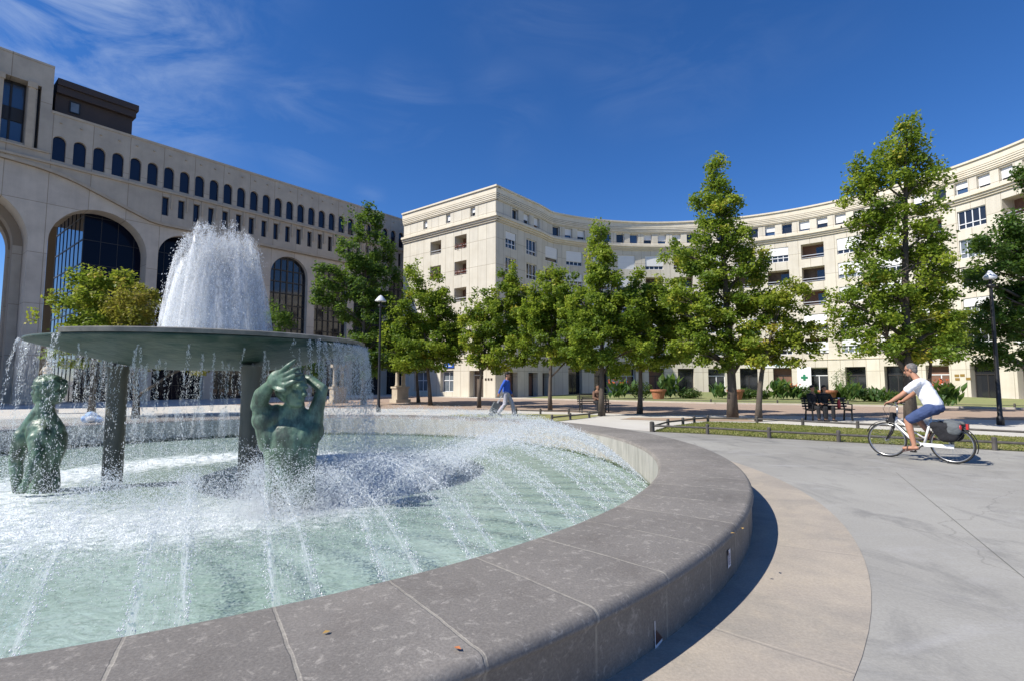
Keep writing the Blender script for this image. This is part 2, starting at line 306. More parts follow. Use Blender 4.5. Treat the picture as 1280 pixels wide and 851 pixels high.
# ------------------------------------------------------------------ mesh helpers
class MB:
    def __init__(s): s.v = []; s.f = []; s.uv = []; s.mi = []
    def quad(s, pts, uv=None, mi=0):
        b = len(s.v); s.v += [tuple(p) for p in pts]; s.f.append(tuple(range(b, b + len(pts))))
        s.uv.append(uv or [(0, 0)] * len(pts)); s.mi.append(mi)
    def box(s, c, size, rot=None, mi=0):
        hx, hy, hz = size[0] / 2, size[1] / 2, size[2] / 2; c = Vector(c)
        P = [Vector((x, y, z)) for x in (-hx, hx) for y in (-hy, hy) for z in (-hz, hz)]
        if rot is not None: P = [rot @ p for p in P]
        P = [p + c for p in P]
        for f in ((0, 1, 3, 2), (4, 6, 7, 5), (0, 4, 5, 1), (2, 3, 7, 6), (0, 2, 6, 4), (1, 5, 7, 3)): s.quad([P[i] for i in f], mi=mi)
    def tube(s, pts, rad, n=8, cap=True, mi=0):
        pts = [Vector(p) for p in pts]; rad = rad if isinstance(rad, (list, tuple)) else [rad] * len(pts)
        rings = []; up = None
        for i, p in enumerate(pts):
            t = (pts[min(i + 1, len(pts) - 1)] - pts[max(i - 1, 0)]).normalized()
            if up is None:
                up = Vector((0, 0, 1)) if abs(t.z) < .9 else Vector((1, 0, 0))
            a = t.cross(up).normalized(); b = t.cross(a).normalized(); up = -b if False else up
            rings.append([p + (a * math.cos(2 * math.pi * k / n) + b * math.sin(2 * math.pi * k / n)) * rad[i] for k in range(n)])
        base = len(s.v)
        for r_ in rings: s.v += [tuple(q) for q in r_]
        for i in range(len(pts) - 1):
            for k in range(n):
                a0 = base + i * n + k; a1 = base + i * n + (k + 1) % n
                s.f.append((a0, a0 + n, a1 + n, a1)); s.uv.append([(0, 0)] * 4); s.mi.append(mi)
        if cap:
            s.f.append(tuple(base + k for k in range(n))); s.uv.append([(0, 0)] * n); s.mi.append(mi)
            s.f.append(tuple(base + (len(pts) - 1) * n + k for k in reversed(range(n)))); s.uv.append([(0, 0)] * n); s.mi.append(mi)
    def lathe(s, prof, c=(0, 0, 0), n=24, mi=0, a0=0, a1=2 * math.pi, uvr=None):
        # prof: list of (r, z)
        full = abs(a1 - a0 - 2 * math.pi) < 1e-6; cols = n if full else n + 1
        base = len(s.v); acc = 0; vv = [0]
        for i in range(1, len(prof)): acc += math.hypot(prof[i][0] - prof[i - 1][0], prof[i][1] - prof[i - 1][1]); vv.append(acc)
        for r_, z in prof:
            for k in range(cols):
                a = a0 + (a1 - a0) * k / n; s.v.append((c[0] + r_ * math.cos(a), c[1] + r_ * math.sin(a), c[2] + z))
        for i in range(len(prof) - 1):
            for k in range(n):
                k1 = (k + 1) % cols
                s.f.append((base + i * cols + k, base + i * cols + k1, base + (i + 1) * cols + k1, base + (i + 1) * cols + k))
                if uvr:
                    ua = (a0 + (a1 - a0) * k / n) * uvr; ub = (a0 + (a1 - a0) * (k + 1) / n) * uvr
                    s.uv.append([(ua, vv[i]), (ub, vv[i]), (ub, vv[i + 1]), (ua, vv[i + 1])])
                else: s.uv.append([(0, 0)] * 4)
                s.mi.append(mi)
    def build(s, name, mat, parent=None, smooth=False, loc=None, weld=False):
        me = bpy.data.meshes.new(name); me.from_pydata(s.v, [], s.f)
        ul = me.uv_layers.new(name='UVMap'); flat = [c for f in s.uv for p in f for c in p]
        ul.data.foreach_set('uv', flat)
        mats = mat if isinstance(mat, (list, tuple)) else [mat]
        for m in mats: me.materials.append(m)
        if len(mats) > 1: me.polygons.foreach_set('material_index', s.mi)
        if weld:
            bm = bmesh.new(); bm.from_mesh(me); bmesh.ops.remove_doubles(bm, verts=bm.verts, dist=1e-4); bmesh.ops.recalc_face_normals(bm, faces=bm.faces); bm.to_mesh(me); bm.free()
        if smooth: me.polygons.foreach_set('use_smooth', [True] * len(me.polygons))
        me.update()
        o = bpy.data.objects.new(name, me); COL.objects.link(o)
        if parent is not None: o.parent = parent
        if loc is not None: o.location = loc
        return o
def tag(o, label=None, cat=None, group=None, kind=None):
    if label: o['label'] = label
    if cat: o['category'] = cat
    if group: o['group'] = group
    if kind: o['kind'] = kind
    return o
def empty(name, loc=(0, 0, 0), rz=0, label=None, cat=None, group=None):
    o = bpy.data.objects.new(name, None); COL.objects.link(o); o.location = loc; o.rotation_euler = (0, 0, rz); o.empty_display_size = .2
    return tag(o, label, cat, group)
def children(o): return [c for c in COL.objects if c.parent is o]
def copy_tree(o, parent=None):
    c = o.copy(); COL.objects.link(c); c.parent = parent
    for ch in children(o): copy_tree(ch, c)
    return c

# path frames: P(s) on the facade line, N(s) pointing out of the wall towards the square
class Line:
    def __init__(s, o, d, flip=1): s.o = Vector((o[0], o[1])); s.d = Vector((d[0], d[1])).normalized(); s.n = Vector((s.d.y, -s.d.x)) * flip; s.curved = False
    def pt(s, u, z, off=0): q = s.o + s.d * u + s.n * off; return Vector((q.x, q.y, z))
class ScaledLine(Line):
    # facade grid whose unit is K metres; enlarged about eye level to keep its shadow off the corner block
    K = 1.15
    def pt(s, u, z, off=0): q = s.o + s.d * u * s.K + s.n * off * s.K; return Vector((q.x, q.y, EYE + (z - EYE) * s.K))
class Poly:
    # arc-length parametrised polyline, smooth normals
    def __init__(s, pts):
        s.p = [Vector(p) for p in pts]; s.L = [0]
        for a, b in zip(s.p, s.p[1:]): s.L.append(s.L[-1] + (b - a).length)
        s.curved = True; s.len = s.L[-1]
    def raw(s, u):
        u = max(0, min(s.len - 1e-6, u)); i = 0
        lo, hi = 0, len(s.L) - 1
        while hi - lo > 1:
            m = (lo + hi) // 2
            if s.L[m] <= u: lo = m
            else: hi = m
        t = (u - s.L[lo]) / (s.L[hi] - s.L[lo]); return s.p[lo].lerp(s.p[hi], t)
    def pt(s, u, z, off=0):
        q = s.raw(u); e = .35; t = (s.raw(u + e) - s.raw(u - e)).normalized(); n = Vector((t.y, -t.x)); q = q + n * off; return Vector((q.x, q.y, z))
def val(f, s): return f(s) if callable(f) else f
def wall(mb, path, s0, s1, z0, z1, ops=(), step=None, thick=.35, off=0, arcn=14):
    bps = {round(s0, 5), round(s1, 5)}
    for o in ops:
        bps |= {round(o['a'], 5), round(o['b'], 5)}
        if callable(o['hi']): bps |= {round(o['a'] + (o['b'] - o['a']) * (0.5 - 0.5 * math.cos(math.pi * k / arcn)), 5) for k in range(arcn + 1)}
    if step:
        n = int((s1 - s0) / step) + 1; bps |= {round(s0 + (s1 - s0) * k / n, 5) for k in range(n + 1)}
    if callable(z0) or callable(z1):
        bps |= {round(s0 + (s1 - s0) * k / 60, 5) for k in range(61)}
    b = sorted(x for x in bps if s0 - 1e-4 <= x <= s1 + 1e-4)
    P = lambda s, z, d=0: path.pt(s, z, off + d)
    for a, c in zip(b, b[1:]):
        if c - a < 1e-4: continue
        m = (a + c) / 2; ol = sorted([o for o in ops if o['a'] < m < o['b']], key=lambda o: val(o['lo'], m))
        cur = (val(z0, a), val(z0, c))
        for o in ol:
            lo = (val(o['lo'], a), val(o['lo'], c)); hi = (val(o['hi'], a), val(o['hi'], c)); t = o.get('t', thick)
            if lo[0] - cur[0] > 1e-3 or lo[1] - cur[1] > 1e-3:
                mb.quad([P(a, cur[0]), P(c, cur[1]), P(c, lo[1]), P(a, lo[0])], [(a, cur[0]), (c, cur[1]), (c, lo[1]), (a, lo[0])])
            if lo[0] > cur[0] + 1e-3: mb.quad([P(a, lo[0]), P(c, lo[1]), P(c, lo[1], -t), P(a, lo[0], -t)])
            mb.quad([P(a, hi[0]), P(a, hi[0], -t), P(c, hi[1], -t), P(c, hi[1])], [(a, 0), (a, t), (c, t), (c, 0)])
            cur = hi
        z = (val(z1, a), val(z1, c))
        mb.quad([P(a, cur[0]), P(c, cur[1]), P(c, z[1]), P(a, z[0])], [(a, cur[0]), (c, cur[1]), (c, z[1]), (a, z[0])])
    for o in ops:
        t = o.get('t', thick)
        for e, sg in ((o['a'], 1), (o['b'], -1)):
            lo = val(o['lo'], e); hi = val(o['hi'], e)
            if hi - lo > 1e-3:
                q = [P(e, lo), P(e, lo, -t), P(e, hi, -t), P(e, hi)]; mb.quad(q if sg > 0 else q[::-1], [(0, lo), (t, lo), (t, hi), (0, hi)])
def pbox(mb, path, s0, s1, z0, z1, d0, d1, step=None, mi=0):
    n = max(1, int((s1 - s0) / step + .99)) if step else 1
    for k in range(n):
        a = s0 + (s1 - s0) * k / n; c = s0 + (s1 - s0) * (k + 1) / n; P = path.pt
        u = [(a, z0), (c, z0), (c, z1), (a, z1)]
        mb.quad([P(a, z0, d1), P(c, z0, d1), P(c, z1, d1), P(a, z1, d1)], u, mi)
        mb.quad([P(a, z0, d0), P(a, z1, d0), P(c, z1, d0), P(c, z0, d0)], u, mi)
        mb.quad([P(a, z1, d1), P(c, z1, d1), P(c, z1, d0), P(a, z1, d0)], None, mi)
        mb.quad([P(a, z0, d1), P(a, z0, d0), P(c, z0, d0), P(c, z0, d1)], None, mi)
        if k == 0: mb.quad([P(a, z0, d0), P(a, z0, d1), P(a, z1, d1), P(a, z1, d0)], None, mi)
        if k == n - 1: mb.quad([P(c, z0, d1), P(c, z0, d0), P(c, z1, d0), P(c, z1, d1)], None, mi)
def arc_hi(c, r, zs): return lambda s: zs + math.sqrt(max(0, r * r - (s - c) ** 2))
def op(a, b, lo, hi, t=None):
    d = dict(a=a, b=b, lo=lo, hi=hi)
    if t is not None: d['t'] = t
    return d

# ------------------------------------------------------------------ SETTING: ground
def poly_sheet(name, pts, z, mat, kind='structure', sub=None):
    mb = MB(); mb.quad([(p[0], p[1], z if not callable(z) else z(p)) for p in pts]); o = mb.build(name, mat); return tag(o, kind=kind)
mb = MB(); NSEG = 96
# one ground sheet with the round hole of the pool cut out of it, reaching the horizon
prev = None
for k in range(NSEG + 1):
    a = 2 * math.pi * k / NSEG; ca, sa = math.cos(a), math.sin(a)
    inner = (FC[0] + 8.0 * ca, FC[1] + 8.0 * sa, 0); mid = (FC[0] + 70 * ca, FC[1] + 70 * sa, 0); outer = (FC[0] + 1800 * ca, FC[1] + 1800 * sa, 0)
    if prev: mb.quad([prev[0], prev[1], mid, inner]); mb.quad([prev[1], prev[2], outer, mid])
    prev = (inner, mid, outer)
tag(mb.build('ground', MT['ground'], weld=True), kind='structure')
mb = MB(); mb.lathe([(9.52, .004), (8.5, .004)], (FC[0], FC[1], 0), 160, uvr=9.0); tag(mb.build('ring_paving', MT['band']), kind='structure')
# dark expansion joints in the plaza concrete
def strip(mb, p, q, w_, z):
    p = Vector((p[0], p[1])); q = Vector((q[0], q[1])); t = (q - p).normalized(); n = Vector((-t.y, t.x)) * w_ / 2
    mb.quad([(*(p - n), z), (*(q - n), z), (*(q + n), z), (*(p + n), z)])
mb = MB(); J0 = Vector((6.49, 8.8)); J1 = Vector((4.03, 4.16)); jd = (J0 - J1).normalized(); jn = Vector((jd.y, -jd.x))
strip(mb, J0, J1 - jd * 4, .008, .004)
for k in (1, 2, 3): strip(mb, J0 + jn * 4.6 * k + jd * 2, J1 - jd * 6 + jn * 4.6 * k, .014, .004)
tag(mb.build('pavement_joint', M('dark_joint', (.15, .147, .14), .9)), kind='structure')
# sandy path, red gravel walk, lawns
KERB = [(-4, 46.0), (0, 43.5), (7.18, 38.5), (13.5, 34.2), (20.4, 31.3), (27.6, 27.6), (40, 21.5)]
REDN = [(-12, 29.5), (-.84, 27.0), (5.8, 23.6), (12.7, 22.4), (20.3, 19.9), (40, 12.5)]
poly_sheet('pale_path', [(-30, 16), (-13, 24.0), (-2.9, 19.5), (1.5, 19.2), (4.25, 15.71), (5.25, 17.5), (7.2, 19.4), (8.9, 19.0), (11.1, 16.65), (14, 14.0), (20, 9.0), (46, 4), (60, 20), (40, 45), (-6, 52), (-14, 58), (-30, 40)], .004, MT['pale_path'])
poly_sheet('gravel_walk', REDN + KERB[::-1] + [(-9, 50), (-16, 44), (-18, 33)], .008, MT['redpath'])
LN = [(4.25, 15.71), (5.68, 15.0), (6.95, 13.98), (8.28, 13.12), (10.77, 11.6), (13.6, 9.8), (20, 5.5), (22, 8), (13.82, 14.05), (11.1, 16.6), (9.96, 17.63), (8.89, 18.7), (7.26, 19.2), (6.63, 18.75), (5.97, 18.05), (5.25, 17.3)]
poly_sheet('near_lawn', LN, .012, MT['lawn'])
poly_sheet('small_lawn', [(-2.9, 23.3), (0, 24.1), (4.07, 23.06), (3.14, 21.35), (1.58, 19.4), (-2.4, 19.4)], .012, MT['lawn'])
poly_sheet('bare_earth', [(4.3, 20.6), (6.5, 19.6), (8.2, 19.6), (9.4, 19.4), (9.3, 20.6), (7.5, 21.4), (5.0, 21.6)], .012, MT['earth'])

# ------------------------------------------------------------------ crescent apartment building
CC = Vector((16.165, 34.867)); CR = 22.153
C0 = Vector((-1.48, 46.0)); DR = Vector((.6232, .782)); DL = Vector((-.782, .6232))
pts = [C0 + DR * t for t in (0, 1, 2, 3, 4, 5, 6, 6.9)]
pts += [CC + Vector((math.cos(R(a)), math.sin(R(a)))) * CR for a in np.arange(123.2, -40.1, -1.0)]
pts += [(pts[-1] + Vector((0, -12)))] if False else []
CP = Poly(pts)
def sa(a):   # arc position of circle angle a (degrees)
    base = 6.9 + (pts[8] - pts[7]).length; return base + R(123.2 - a) * CR
LF = Line(C0 + DL * 13.0, -DL)     # left face, running from its far end to the corner; normal must look at the camera
if LF.n.dot(Vector((0, 0)) - C0) < 0: LF.n = -LF.n
TOP = 19.36; SE = sa(-40)
apt = empty('apartment_building', (C0.x, C0.y, 0), label='long cream crescent-shaped apartment building with rows of shuttered windows curving behind the trees', cat='building')
apt.location = (0, 0, 0)
# orientation check for the crescent normal
n_ = CP.pt(20, 0, 1) - CP.pt(20, 0, 0)
SGN = 1 if n_.xy.dot(-CP.pt(20, 0).xy) > 0 else -1
if SGN < 0:
    _o = CP.pt; CP.pt = lambda u, z, off=0: _o(u, z, -off)
ROW_TOP = [15.5, 13.07, 10.65, 8.2, 5.75]; WH = 1.56
random.seed(4)
bays_c = [sa(115.1 - 8.28 * k) for k in range(19)]
bays_c = [sa(123.35)] + bays_c
kinds = ['S', 'S', 'S', 'S', 'S', 'L', 'S', 'L', 'S', 'L', 'S', 'S', 'L', 'W', 'L', 'S', 'L', 'S', 'L', 'S']
ops = []; wins = []
def add_bay(path, c, kind, wd, rows=ROW_TOP, colidx=0):
    for r_, zt in enumerate(rows):
        t = 1.25 if kind == 'L' else .22
        k = kind
        if kind == 'S' and colidx in (0, 8, 4) and r_ == 1: k = 'L'; t = 1.25
        if kind == 'L' and r_ == 3: k = 'B'; t = 1.25
        ops_.append(op(c - wd / 2, c + wd / 2, zt - WH, zt, t)); wins.append((path, c, zt, wd, k, r_, colidx))
ops_ = []
for i, c in enumerate(bays_c): add_bay(CP, c, kinds[i % len(kinds)], 2.05, colidx=i)
add_bay(CP, 2.2, 'W', 1.58, colidx=30); add_bay(CP, 5.5, 'W', 1.7, colidx=31)
attics = [2.9, 4.7, 6.4] + [sa(8.98 + 4.15 * k) for k in range(27, -12, -1)]
for s in attics: ops_.append(op(s - .48, s + .48, 16.93, 17.97, .5))
shops = []
for i, c in enumerate(bays_c):
    if i == 0: continue
    wd = 3.3 / 2; ops_.append(op(c - .86, c + .86, -.4, 2.85, .7)); shops.append((c, .86, i))
for c, hw in ((2.3, .9), (5.7, .75), (8.1, .7)): ops_.append(op(c - hw, c + hw, -.4, 2.3, .7)); shops.append((c, hw, 40))
mb = MB(); wall(mb, CP, 0, SE, -.6, 18.1, ops_, step=.8)
# left face of the corner block
opsL = []; ls = lambda u: 13.0 - u
winsL = []
for r_, zt in enumerate([15.55, 13.0, 10.4, 7.75, 5.3]):
    opsL.append(op(ls(5.3), ls(3.68), zt - 1.35, zt, 1.25)); winsL.append((LF, ls(4.49), zt, 1.62, 'F' if r_ in (0, 1) else 'L', r_, 50))
    opsL.append(op(ls(8.78), ls(7.2), zt - 1.35, zt, 1.25)); winsL.append((LF, ls(8.0), zt, 1.58, 'F' if r_ == 1 else 'L', r_, 51))
for u in (9.6, 6.25, 2.9): opsL.append(op(ls(u) - .31, ls(u) + .31, 17.1, 18.0, .5))
opsL.append(op(ls(3.2), ls(1.45), -.4, 2.45, .7)); opsL.append(op(ls(7.1), ls(5.3), .45, 2.5, .5)); opsL.append(op(ls(11.0), ls(9.0), .45, 2.4, .5))
wall(mb, LF, 0, 13.0, -.6, 18.1, opsL)
mb.build('wall', MT['cream'], apt)
# mouldings
mb = MB()
def mould(mb, z0, z1, d, mi=0):
    pbox(mb, CP, -.0, SE, z0, z1, -.3, d, .8, mi)
    pbox(mb, LF, 0 - .0, 13.0 + d, z0, z1, -.3, d, None, mi)
mould(mb, 18.10, 18.20, .10, 1)
for q in range(3): mould(mb, 18.203 + .16 * q, 18.33 + .16 * q, .15 + .04 * q); mould(mb, 18.332 + .16 * q, 18.362 + .16 * q, .07 + .04 * q, 1)
mould(mb, 18.69, 19.20, .24); mould(mb, 19.203, TOP, .36)
mb.build('cornice', [MT['trim'], MT['trim_yellow']], apt)
mb = MB(); mould(mb, 16.10, 16.28, .12, 1); mould(mb, 16.283, 16.46, .24); mould(mb, 16.463, 16.68, .38)
mb.build('ledge', [MT['trim'], MT['trim_yellow']], apt)
mb = MB(); mould(mb, 3.60, 3.66, .05, 1); mould(mb, 2.12, 2.14, .008, 1); mould(mb, 1.36, 1.38, .008, 1); mould(mb, 2.98, 3.0, .012, 1)
# horizontal joints stop at the openings: keep only the string course as real relief
mb = MB(); mould(mb, 3.58, 3.66, .06, 0); mb.build('string_course', MT['trim_yellow'], apt)
# roof and back
mb = MB(); n = 90
for k in range(n):
    a = SE * k / n; b = SE * (k + 1) / n
    mb.quad([CP.pt(a, 18.9, .1), CP.pt(b, 18.9, .1), CP.pt(b, 18.9, -11.5), CP.pt(a, 18.9, -11.5)])
    mb.quad([CP.pt(a, -.5, -11.5), CP.pt(b, -.5, -11.5), CP.pt(b, 18.9, -11.5), CP.pt(a, 18.9, -11.5)])
mb.quad([LF.pt(0, 18.9), LF.pt(13, 18.9), CP.pt(6.9, 18.9), CP.pt(9, 18.9, -11.5), LF.pt(0, 18.9, -9)])
mb.build('roof', MT['slab'], apt)
random.seed(11)
def build_window(path, c, zt, wd, kind, row, ci, h):
    a, b = c - wd / 2, c + wd / 2; z0 = zt - h
    P = path.pt
    if kind in ('S', 'W'):
        d = -.16; mb = MB(); fw = .06
        for (x0, x1, y0, y1) in ((a, b, z0, z0 + fw), (a, b, zt - fw, zt), (a, a + fw, z0, zt), (b - fw, b, z0, zt)): pbox(mb, path, x0, x1, y0, y1, d - .06, d + .03)
        nl = 3 if wd < 1.8 else 4
        for k in range(1, nl): x = a + wd * k / nl; pbox(mb, path, x - .035, x + .035, z0, zt, d - .05, d + .032)
        pbox(mb, path, a, b, z0 + .40, z0 + .47, d - .05, d + .034)
        o = mb.build('window', MT['white_frame'], apt)
        mp = MB(); mp.quad([P(a, z0, d - .02), P(b, z0, d - .02), P(b, zt, d - .02), P(a, zt, d - .02)])
        mp.build('pane', MT['grey_glass'] if random.random() < .35 else MT['dark_glass'], o)
        fr = random.choice([.55, .65, .75, 1.0, .72]) if kind == 'S' else random.choice([0, 0, .45, 0])
        if kind == 'S' and ci in (9, 7): fr = (.72, .9, .95, 1, .6)[row]
        if fr > 0:
            ms = MB(); pbox(ms, path, a + .02, b - .02, zt - h * fr + .0, zt - .002, d + .05, d + .09); ms.build('roller_shutter', MT['shutter'], o)
        return
    # open loggia: recess with back wall, side glass door, railing
    t = 1.2; mb = MB()
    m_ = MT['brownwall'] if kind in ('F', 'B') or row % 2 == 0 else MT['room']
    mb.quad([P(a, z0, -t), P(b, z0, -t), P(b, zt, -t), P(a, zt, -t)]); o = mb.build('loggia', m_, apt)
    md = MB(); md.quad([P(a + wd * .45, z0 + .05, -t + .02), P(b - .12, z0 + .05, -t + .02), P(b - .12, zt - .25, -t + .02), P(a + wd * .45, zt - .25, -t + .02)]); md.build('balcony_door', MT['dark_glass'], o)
    mr = MB(); pbox(mr, path, a, b, z0 + .34, z0 + .40, -.12, -.07)
    pbox(mr, path, a, b, z0 + .10, z0 + .14, -.12, -.08)
    mr.build('railing', MT['rail'], o)
    if kind == 'B' and False: pass
    if kind == 'F':
        mf = MB(); rn = random.Random(row + ci)
        for k in range(260):
            x = rn.uniform(a + .08, b - .05); z = z0 + .12 + rn.gauss(.18, .13); y = rn.gauss(-.02, .09); r_ = .05
            q = P(x, z, y); v = [q + Vector((rn.uniform(-1, 1), rn.uniform(-1, 1), rn.uniform(-1, 1))) * .07 for _ in range(3)]; mf.quad(v)
        mf.build('flower_box', MT['redflower'] if kind == 'F' else MT['shrub'], o)
    if kind == 'L' and row in (3,) and ci < 30:
        pass
for wdat in wins: build_window(*wdat, WH)
for wdat in winsL: build_window(*wdat, 1.35)
# outward-tilted white blind on the loggia columns
for i, c in enumerate(bays_c):
    if kinds[i % len(kinds)] == 'L':
        zt = ROW_TOP[3]; a, b = c - 1.0, c + 1.0
        mb = MB(); P = CP.pt; mb.quad([P(a, zt - .05, -.1), P(b, zt - .05, -.1), P(b, zt - 1.15, .35), P(a, zt - 1.15, .35)]); mb.quad([P(a, zt - .07, -.1), P(a, zt - 1.17, .35), P(b, zt - 1.17, .35), P(b, zt - .07, -.1)])
        mb.build('sun_blind', MT['shutter'], apt)
        zt = ROW_TOP[4]; mb = MB(); pbox(mb, CP, a - .02, b + .02, zt - 1.45, zt - .35, -.16, -.12); mb.build('roller_shutter', MT['shutter'], apt)
random.seed(5)
def attic(path, s, hw, z0, z1, k):
    mb = MB(); d = -.30; P = path.pt; fw = .05
    for (x0, x1, y0, y1) in ((s - hw, s + hw, z0, z0 + fw), (s - hw, s + hw, z1 - fw, z1), (s - hw, s - hw + fw, z0, z1), (s + hw - fw, s + hw, z0, z1)): pbox(mb, path, x0, x1, y0, y1, d - .04, d + .04)
    o = mb.build('attic_window', MT['white_frame'], apt)
    mp = MB(); mp.quad([P(s - hw, z0, d), P(s + hw, z0, d), P(s + hw, z1, d), P(s - hw, z1, d)])
    r_ = random.random(); mp.build('pane', MT['bluewin'] if r_ < .3 else (MT['dark_glass'] if r_ < .8 else MT['brownwall']), o)
    if k in (1, 2) or random.random() < .55:
        f = random.choice([.6, .7, .8, .55]); ms = MB(); pbox(ms, path, s - hw + .02, s + hw - .02, z1 - (z1 - z0) * f, z1 - .002, d + .06, d + .09); ms.build('roller_shutter', MT['shutter'], o)
for k, s in enumerate(attics): attic(CP, s, .48, 16.93, 17.97, k)
for u in (9.6, 6.25, 2.9): attic(LF, ls(u), .31, 17.1, 18.0, 1)
for c, hw, i in shops:
    P = CP.pt; d = -.62; mb = MB(); zt = 2.85 if i != 40 else 2.3
    fr = MT['dark_frame'] if i % 3 else MT['white_frame']
    for (x0, x1, y0, y1) in ((c - hw, c + hw, zt - .1, zt), (c - hw, c + hw, 2.0, 2.08), (c - hw, c - hw + .07, 0, zt), (c + hw - .07, c + hw, 0, zt), (c - .04, c + .04, 0, 2.04), (c - hw, c + hw, -.4, .12)): pbox(mb, CP, x0, x1, y0, y1, d - .03, d + .05)
    o = mb.build('shopfront', fr, apt)
    mp = MB(); mp.quad([P(c - hw, -.4, d), P(c + hw, -.4, d), P(c + hw, zt, d), P(c - hw, zt, d)]); mp.build('pane', MT['dark_glass'] if i % 4 else MT['brownwall'], o)
# ground openings of the left face
mb = MB(); a, b = ls(3.2), ls(1.45); P = LF.pt
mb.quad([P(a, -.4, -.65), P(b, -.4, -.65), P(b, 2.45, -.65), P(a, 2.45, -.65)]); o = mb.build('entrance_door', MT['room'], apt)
mb = MB(); pbox(mb, LF, a, b, 2.0, 2.08, -.64, -.56)
for x in (a + .02, (a + b) / 2, b - .1): pbox(mb, LF, x, x + .06, 0, 2.45, -.64, -.57)
mb.build('door_frame', MT['rail'], o)
for a, b in ((ls(7.1), ls(5.3)), (ls(11.0), ls(9.0))):
    mb = MB()
    for (x0, x1, y0, y1) in ((a, b, 1.5, 1.58), (a, b, .45, .52), (a, b, 2.36, 2.41), (a, a + .06, .45, 2.4), (b - .06, b, .45, 2.4), ((a + b) / 2 - .03, (a + b) / 2 + .03, .45, 2.4)): pbox(mb, LF, x0, x1, y0, y1, -.44, -.36)
    o = mb.build('office_window', MT['white_frame'], apt)
    mb = MB(); mb.quad([P(a, .45, -.42), P(b, .45, -.42), P(b, 2.41, -.42), P(a, 2.41, -.42)]); mb.build('pane', MT['grey_glass'], o)

# flat things fixed to the crescent's wall
def text_mesh(name, txt, size, mat, mtx, parent, ext=.01):
    cu = bpy.data.curves.new(name, 'FONT'); cu.body = txt; cu.size = size; cu.extrude = ext; cu.align_x = 'CENTER'; cu.align_y = 'CENTER'
    o = bpy.data.objects.new(name + '_tmp', cu); COL.objects.link(o); dg = bpy.context.evaluated_depsgraph_get()
    me = bpy.data.meshes.new_from_object(o.evaluated_get(dg)); bpy.data.objects.remove(o); me.name = name
    me.materials.clear(); me.materials.append(mat); me.transform(mtx)
    q = bpy.data.objects.new(name, me); COL.objects.link(q); q.parent = parent; return q
def frame_at(path, s, z, off):
    p = path.pt(s, z, off); t = (path.pt(s + .2, z, off) - path.pt(s - .2, z, off)).normalized(); n = (path.pt(s, z, off + 1) - p).normalized()
    if t.cross(Vector((0, 0, 1))).dot(n) < 0: t = -t
    return Matrix((( t.x, 0, n.x, p.x), (t.y, 0, n.y, p.y), (0, 1, 0, p.z), (0, 0, 0, 1)))
sg = empty('pharmacy_sign', label='white shop fascia with green and blue lettering above a doorway behind the trees', cat='sign')
s0 = sa(60.4)
mb = MB(); pbox(mb, CP, s0 - 2.2, s0 + 2.0, 2.86, 3.54, .02, .07, .5); mb.build('fascia', MT['white_sign'], sg)
for k, ch in enumerate("PHARMACIE"):
    text_mesh('letter', ch, .62, MT['green_sign'] if k < 6 else MT['cyan_sign'], frame_at(CP, s0 - 1.72 + k * .43, 3.22, .085), sg)
sg = empty('pharmacy_cross_sign', label='tall white wall panel bearing a green pharmacy cross', cat='sign')
s0 = sa(52.0); mb = MB(); pbox(mb, CP, s0 - .62, s0 + .62, .3, 2.9, .02, .06, .4); mb.build('panel', MT['white_sign'], sg)
mb = MB(); pbox(mb, CP, s0 - .10, s0 + .10, 1.55, 2.15, .07, .10); pbox(mb, CP, s0 - .30, s0 + .30, 1.75, 1.95, .07, .103); mb.build('cross', MT['green_sign'], sg)
sg = empty('blue_sign', label='small blue rectangular sign with white line of writing on the corner block', cat='sign')
mb = MB(); pbox(mb, LF, ls(6.6), ls(5.2), 2.75, 3.25, .02, .10); mb.build('panel', MT['blue_sign'], sg)
text_mesh('lettering', "BANQUE", .27, MT['white_sign'], frame_at(LF, ls(5.9), 3.0, .115), sg, .004) if False else None
mb = MB(); pbox(mb, LF, ls(6.2), ls(5.45), 2.90, 2.98, .101, .106); mb.build('lettering', MT['white_sign'], sg)
sg = empty('name_plates', label='four small brass name plates on the pier beside a doorway of the crescent', cat='wall plaque')
sg.name = 'name_plate_set'
s0 = sa(19.5)
for dx, z in ((-.35, 1.95), (.05, 1.97), (-.32, 1.65), (.45, 1.68)):
    mb = MB(); pbox(mb, CP, s0 + dx - .16, s0 + dx + .16, z - .1, z + .1, .01, .03); mb.build('plaque', MT['brass'], sg)
sg = empty('plaque_row', label='row of three dark square plates on the sunlit corner block', cat='wall plaque')
for k in range(3):
    mb = MB(); pbox(mb, LF, ls(1.25) + k * .34, ls(1.25) + k * .34 + .2, 1.55, 1.75, .01, .03); mb.build('plaque', MT['brown'], sg)

